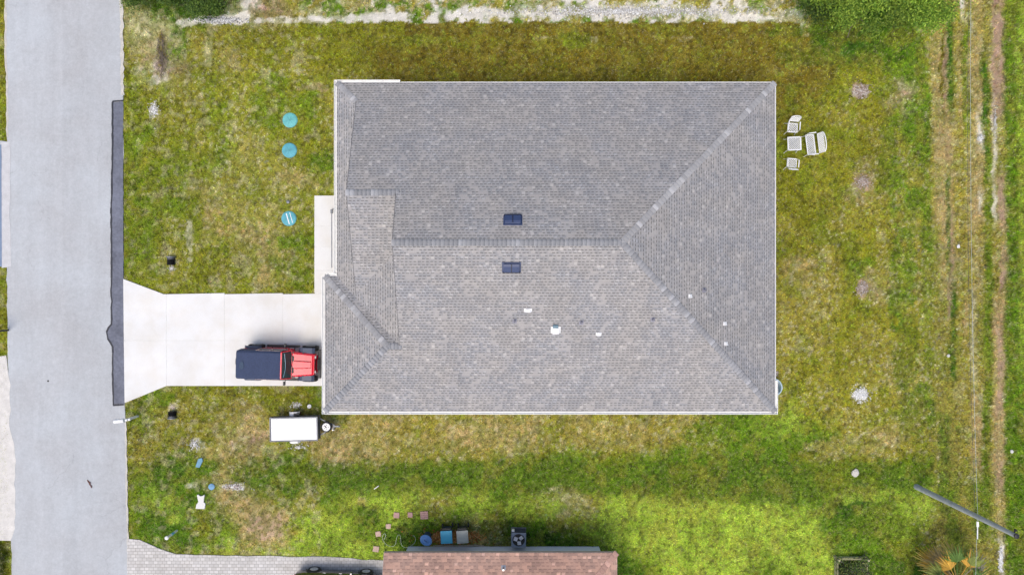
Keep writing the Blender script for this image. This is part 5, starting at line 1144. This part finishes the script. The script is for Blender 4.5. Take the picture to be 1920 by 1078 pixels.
# dead brush by the top left
x, y = W(304, 105); m = MB(); m.tube([(x - .05, y - 1.2, .03), (x + .05, y, .04), (x, y + 1.2, .03)], .012, 4)
for i in range(90):
    a = rng.normal(math.pi / 2, .5) * (1 if i % 2 else -1); p = Vector((x + rng.normal(0, .18), y + float(np.clip(rng.normal(0, .6), -1.1, 1.1)), .02)); l = rng.uniform(.2, .6); m.tube([p, p + Vector((math.cos(a) * l * .5, math.sin(a) * l * .5, .12)), p + Vector((math.cos(a) * l, math.sin(a) * l, .06))], .009, 4)
tag(m.build("dead_brush", mat("dry_twigs", (.2, .16, .13), .95, .3, 9)), "grey dead brush lying in the grass below the top left bushes", "dead brush")
# fan palm at the bottom right
rng = np.random.default_rng(23); random.seed(5)
M['frond'] = attr_mat("palm_frond", .6, .08, 6, .3, trans=.2)
x0, y0 = W(1748, 1060); pm = thing("fan_palm", "fan palm with orange and brown fronds at the bottom right edge", "palm", (x0, y0, 0))
m = MB(); m.tube([(0, 0, -.1), (.03, 0, 1), (0, 0, 2.0)], [.2, .17, .2], 12)
for i in range(40): a = i * 2.4; z = .3 + i * .042; m.bar((.16 * math.cos(a), .16 * math.sin(a), z), (.27 * math.cos(a), .27 * math.sin(a), z + .14), .07, .03)
m.build("trunk", M['bark'], pm)
kinds = [((.10, .18, .03), 7), ((.2, .24, .05), 6), ((.58, .34, .05), 9), ((.36, .27, .12), 5), ((.34, .30, .25), 5), ((.66, .48, .14), 6)]
pool = [c for c, k in kinds for _ in range(k)]; random.shuffle(pool)
for i, c in enumerate(pool):
    az = 2 * math.pi * i / len(pool) + rng.normal(0, .1); el = rng.uniform(-.3, .6); dead = c[0] > .2
    if dead: el -= .35
    d = Vector((math.cos(az) * math.cos(el), math.sin(az) * math.cos(el), math.sin(el))); pl = rng.uniform(.75, 1.15); c0 = Vector((0, 0, 2.05))
    hub = c0 + d * pl; side = Vector((-math.sin(az), math.cos(az), 0)); V = []; Fc = []; Cc = []
    def addq(a, b, cw, dw, cc_):
        k = len(V); V.extend([a - cw, a + cw, b + dw, b - dw]); Fc.append((k, k + 1, k + 2, k + 3)); Cc.extend([cc_] * 4)
    addq(c0, hub, side * .02, side * .014, np.array(c) * .9)
    for j in range(19):
        t = (j - 9) / 9 * 1.15; dirv = (d * math.cos(t) + side * math.sin(t)).normalized(); L_ = rng.uniform(.7, 1.1) * (1 - .25 * abs(t) / 1.15)
        mid = hub + dirv * L_ * .55; tip = hub + dirv * L_ + Vector((0, 0, -rng.uniform(.05, .4)))
        wv = dirv.cross(Vector((0, 0, 1))); wv = wv.normalized() * .036 if wv.length > .01 else side * .028; wv = wv + Vector((0, 0, .012 * (1 if j % 2 else -1)))
        cj = np.array(c) * rng.uniform(.7, 1.25); addq(hub, mid, wv * .35, wv, cj); addq(mid, tip, wv, wv * .15, cj * 1.05)
    raw_mesh("frond", np.array([tuple(v) for v in V]), np.array(Fc), M['frond'], np.array(Cc), pm)
# fenced planter at the bottom
x0, y0 = W(1598, 1078, .4); pl = thing("garden_planter", "square timber framed planter full of scrubby plants at the bottom edge", "planter", (x0, y0, 0))
m = MB()
for s in (-1, 1):
    m.bar((-.78, s * .85, .42), (.78, s * .85, .42), .03, .04); m.bar((s * .78, -.85, .42), (s * .78, .85, .42), .03, .04); m.bar((-.78, s * .85, .15), (.78, s * .85, .15), .03, .2); m.bar((s * .78, -.85, .15), (s * .78, .85, .15), .03, .2)
    for q in (-1, 1): m.box((s * .78, q * .85, .3), (.09, .09, .62))
m.build("frame", mat("old_timber", (.36, .34, .2), .9, .3, 10), pl)
leaves("plants", [(-.3, .2, .3, .5, .25, .8), (.35, .35, .35, .45, .25, 1.3), (.2, -.4, .3, .6, .25, .9), (-.4, -.4, .3, .45, .25, .7), (.75, .75, .4, .3, .2, 1.3), (-.75, .8, .4, .22, .15, 1.2), (.8, .1, .35, .25, .2, 1.)], 5600, .05, DG + [(.05, .05, .045), (.15, .13, .1), (.3, .33, .08)], pl)

# ------------------------------------------------------------------ dark car on the neighbour's pavers
cx, cy = W(636, 1069, .35)
car = thing("parked_car", "black car on the pale paver driveway at the bottom edge", "car", (cx - .0, cy - .86, .045), R(-2.4))
M['black_paint'] = mat("black_paint", (.012, .013, .02), .2, .2, 2, coat=1)
for x in (-1.36, 1.40):
    for s in (-1, 1): ring_wheel(car, x, s * .80, .34, .22, rim=mat("alloy", (.55, .58, .62), .3, .08, 5, metal=.7), spokes=5)
def cs(x, hw, zb, zt, tuck=.06): return [Vector((x, y, z)) for y, z in ((-hw + .08, zb), (hw - .08, zb), (hw, zb + .15), (hw, zt - .16), (hw - tuck, zt), (-hw + tuck, zt), (-hw, zt - .16), (-hw, zb + .15))]
m = MB(); m.loft([cs(-2.30, .60, .35, .78), cs(-2.22, .78, .25, .88), cs(-1.8, .86, .2, .95), cs(-1.0, .89, .2, .98), cs(.8, .89, .2, .96), cs(1.6, .86, .2, .86), cs(2.12, .78, .24, .74), cs(2.28, .56, .34, .6)])
bd = m.build("body", M['black_paint'], car, smooth=True, bevel=.02)
m = MB(); g = [(-1.75, .70, .98), (-1.15, .60, 1.38), (-.2, .60, 1.43), (.3, .60, 1.38), (1.05, .72, .95)]
m.loft([[Vector((x, y, z)) for y, z in ((-hw if k else -hw, .9), (hw, .9), (hw, zt - .02), (hw - .1, zt), (-hw + .1, zt), (-hw, zt - .02))] for k, (x, hw, zt) in enumerate(g)]); m.build("glasshouse", M['tint'], car, smooth=True)
m = MB(); m.loft([[Vector((x, y, z)) for y, z in ((-.56, zt - .03), (.56, zt - .03), (.54, zt + .015), (-.54, zt + .015))] for x, zt in ((-1.2, 1.36), (-.2, 1.44), (.3, 1.39))]); m.build("roof_panel", M['black_paint'], car, smooth=True)
for s in (-1, 1):
    for x in (-1.36, 1.40):
        m = MB()
        for i in range(8):
            a, b = math.pi * i / 8, math.pi * (i + 1) / 8
            m.bar((x + .40 * math.cos(a), s * .885, .34 + .40 * math.sin(a)), (x + .40 * math.cos(b), s * .885, .34 + .40 * math.sin(b)), .04, .04)
        m.build("wheel_arch", M['black'], car)
    m = MB(); m.box((.75, s * .98, .98), (.14, .2, .13)); m.build("mirror", M['black_paint'], car, bevel=.03)
    m = MB(); m.box((2.17, s * .55, .62), (.12, .36, .12)); m.build("headlight", M['lamp'], car, bevel=.02)
    m = MB(); m.box((-2.24, s * .58, .74), (.1, .34, .12)); m.build("tail_light", M['tail'], car, bevel=.02)
    m = MB()
    for x in (-.7, .15): m.box((x, s * .9, .78), (.16, .02, .025))
    m.build("door_handle", M['chrome'], car)
for m_ in bpy.data.materials:
    m_.use_fake_user = False
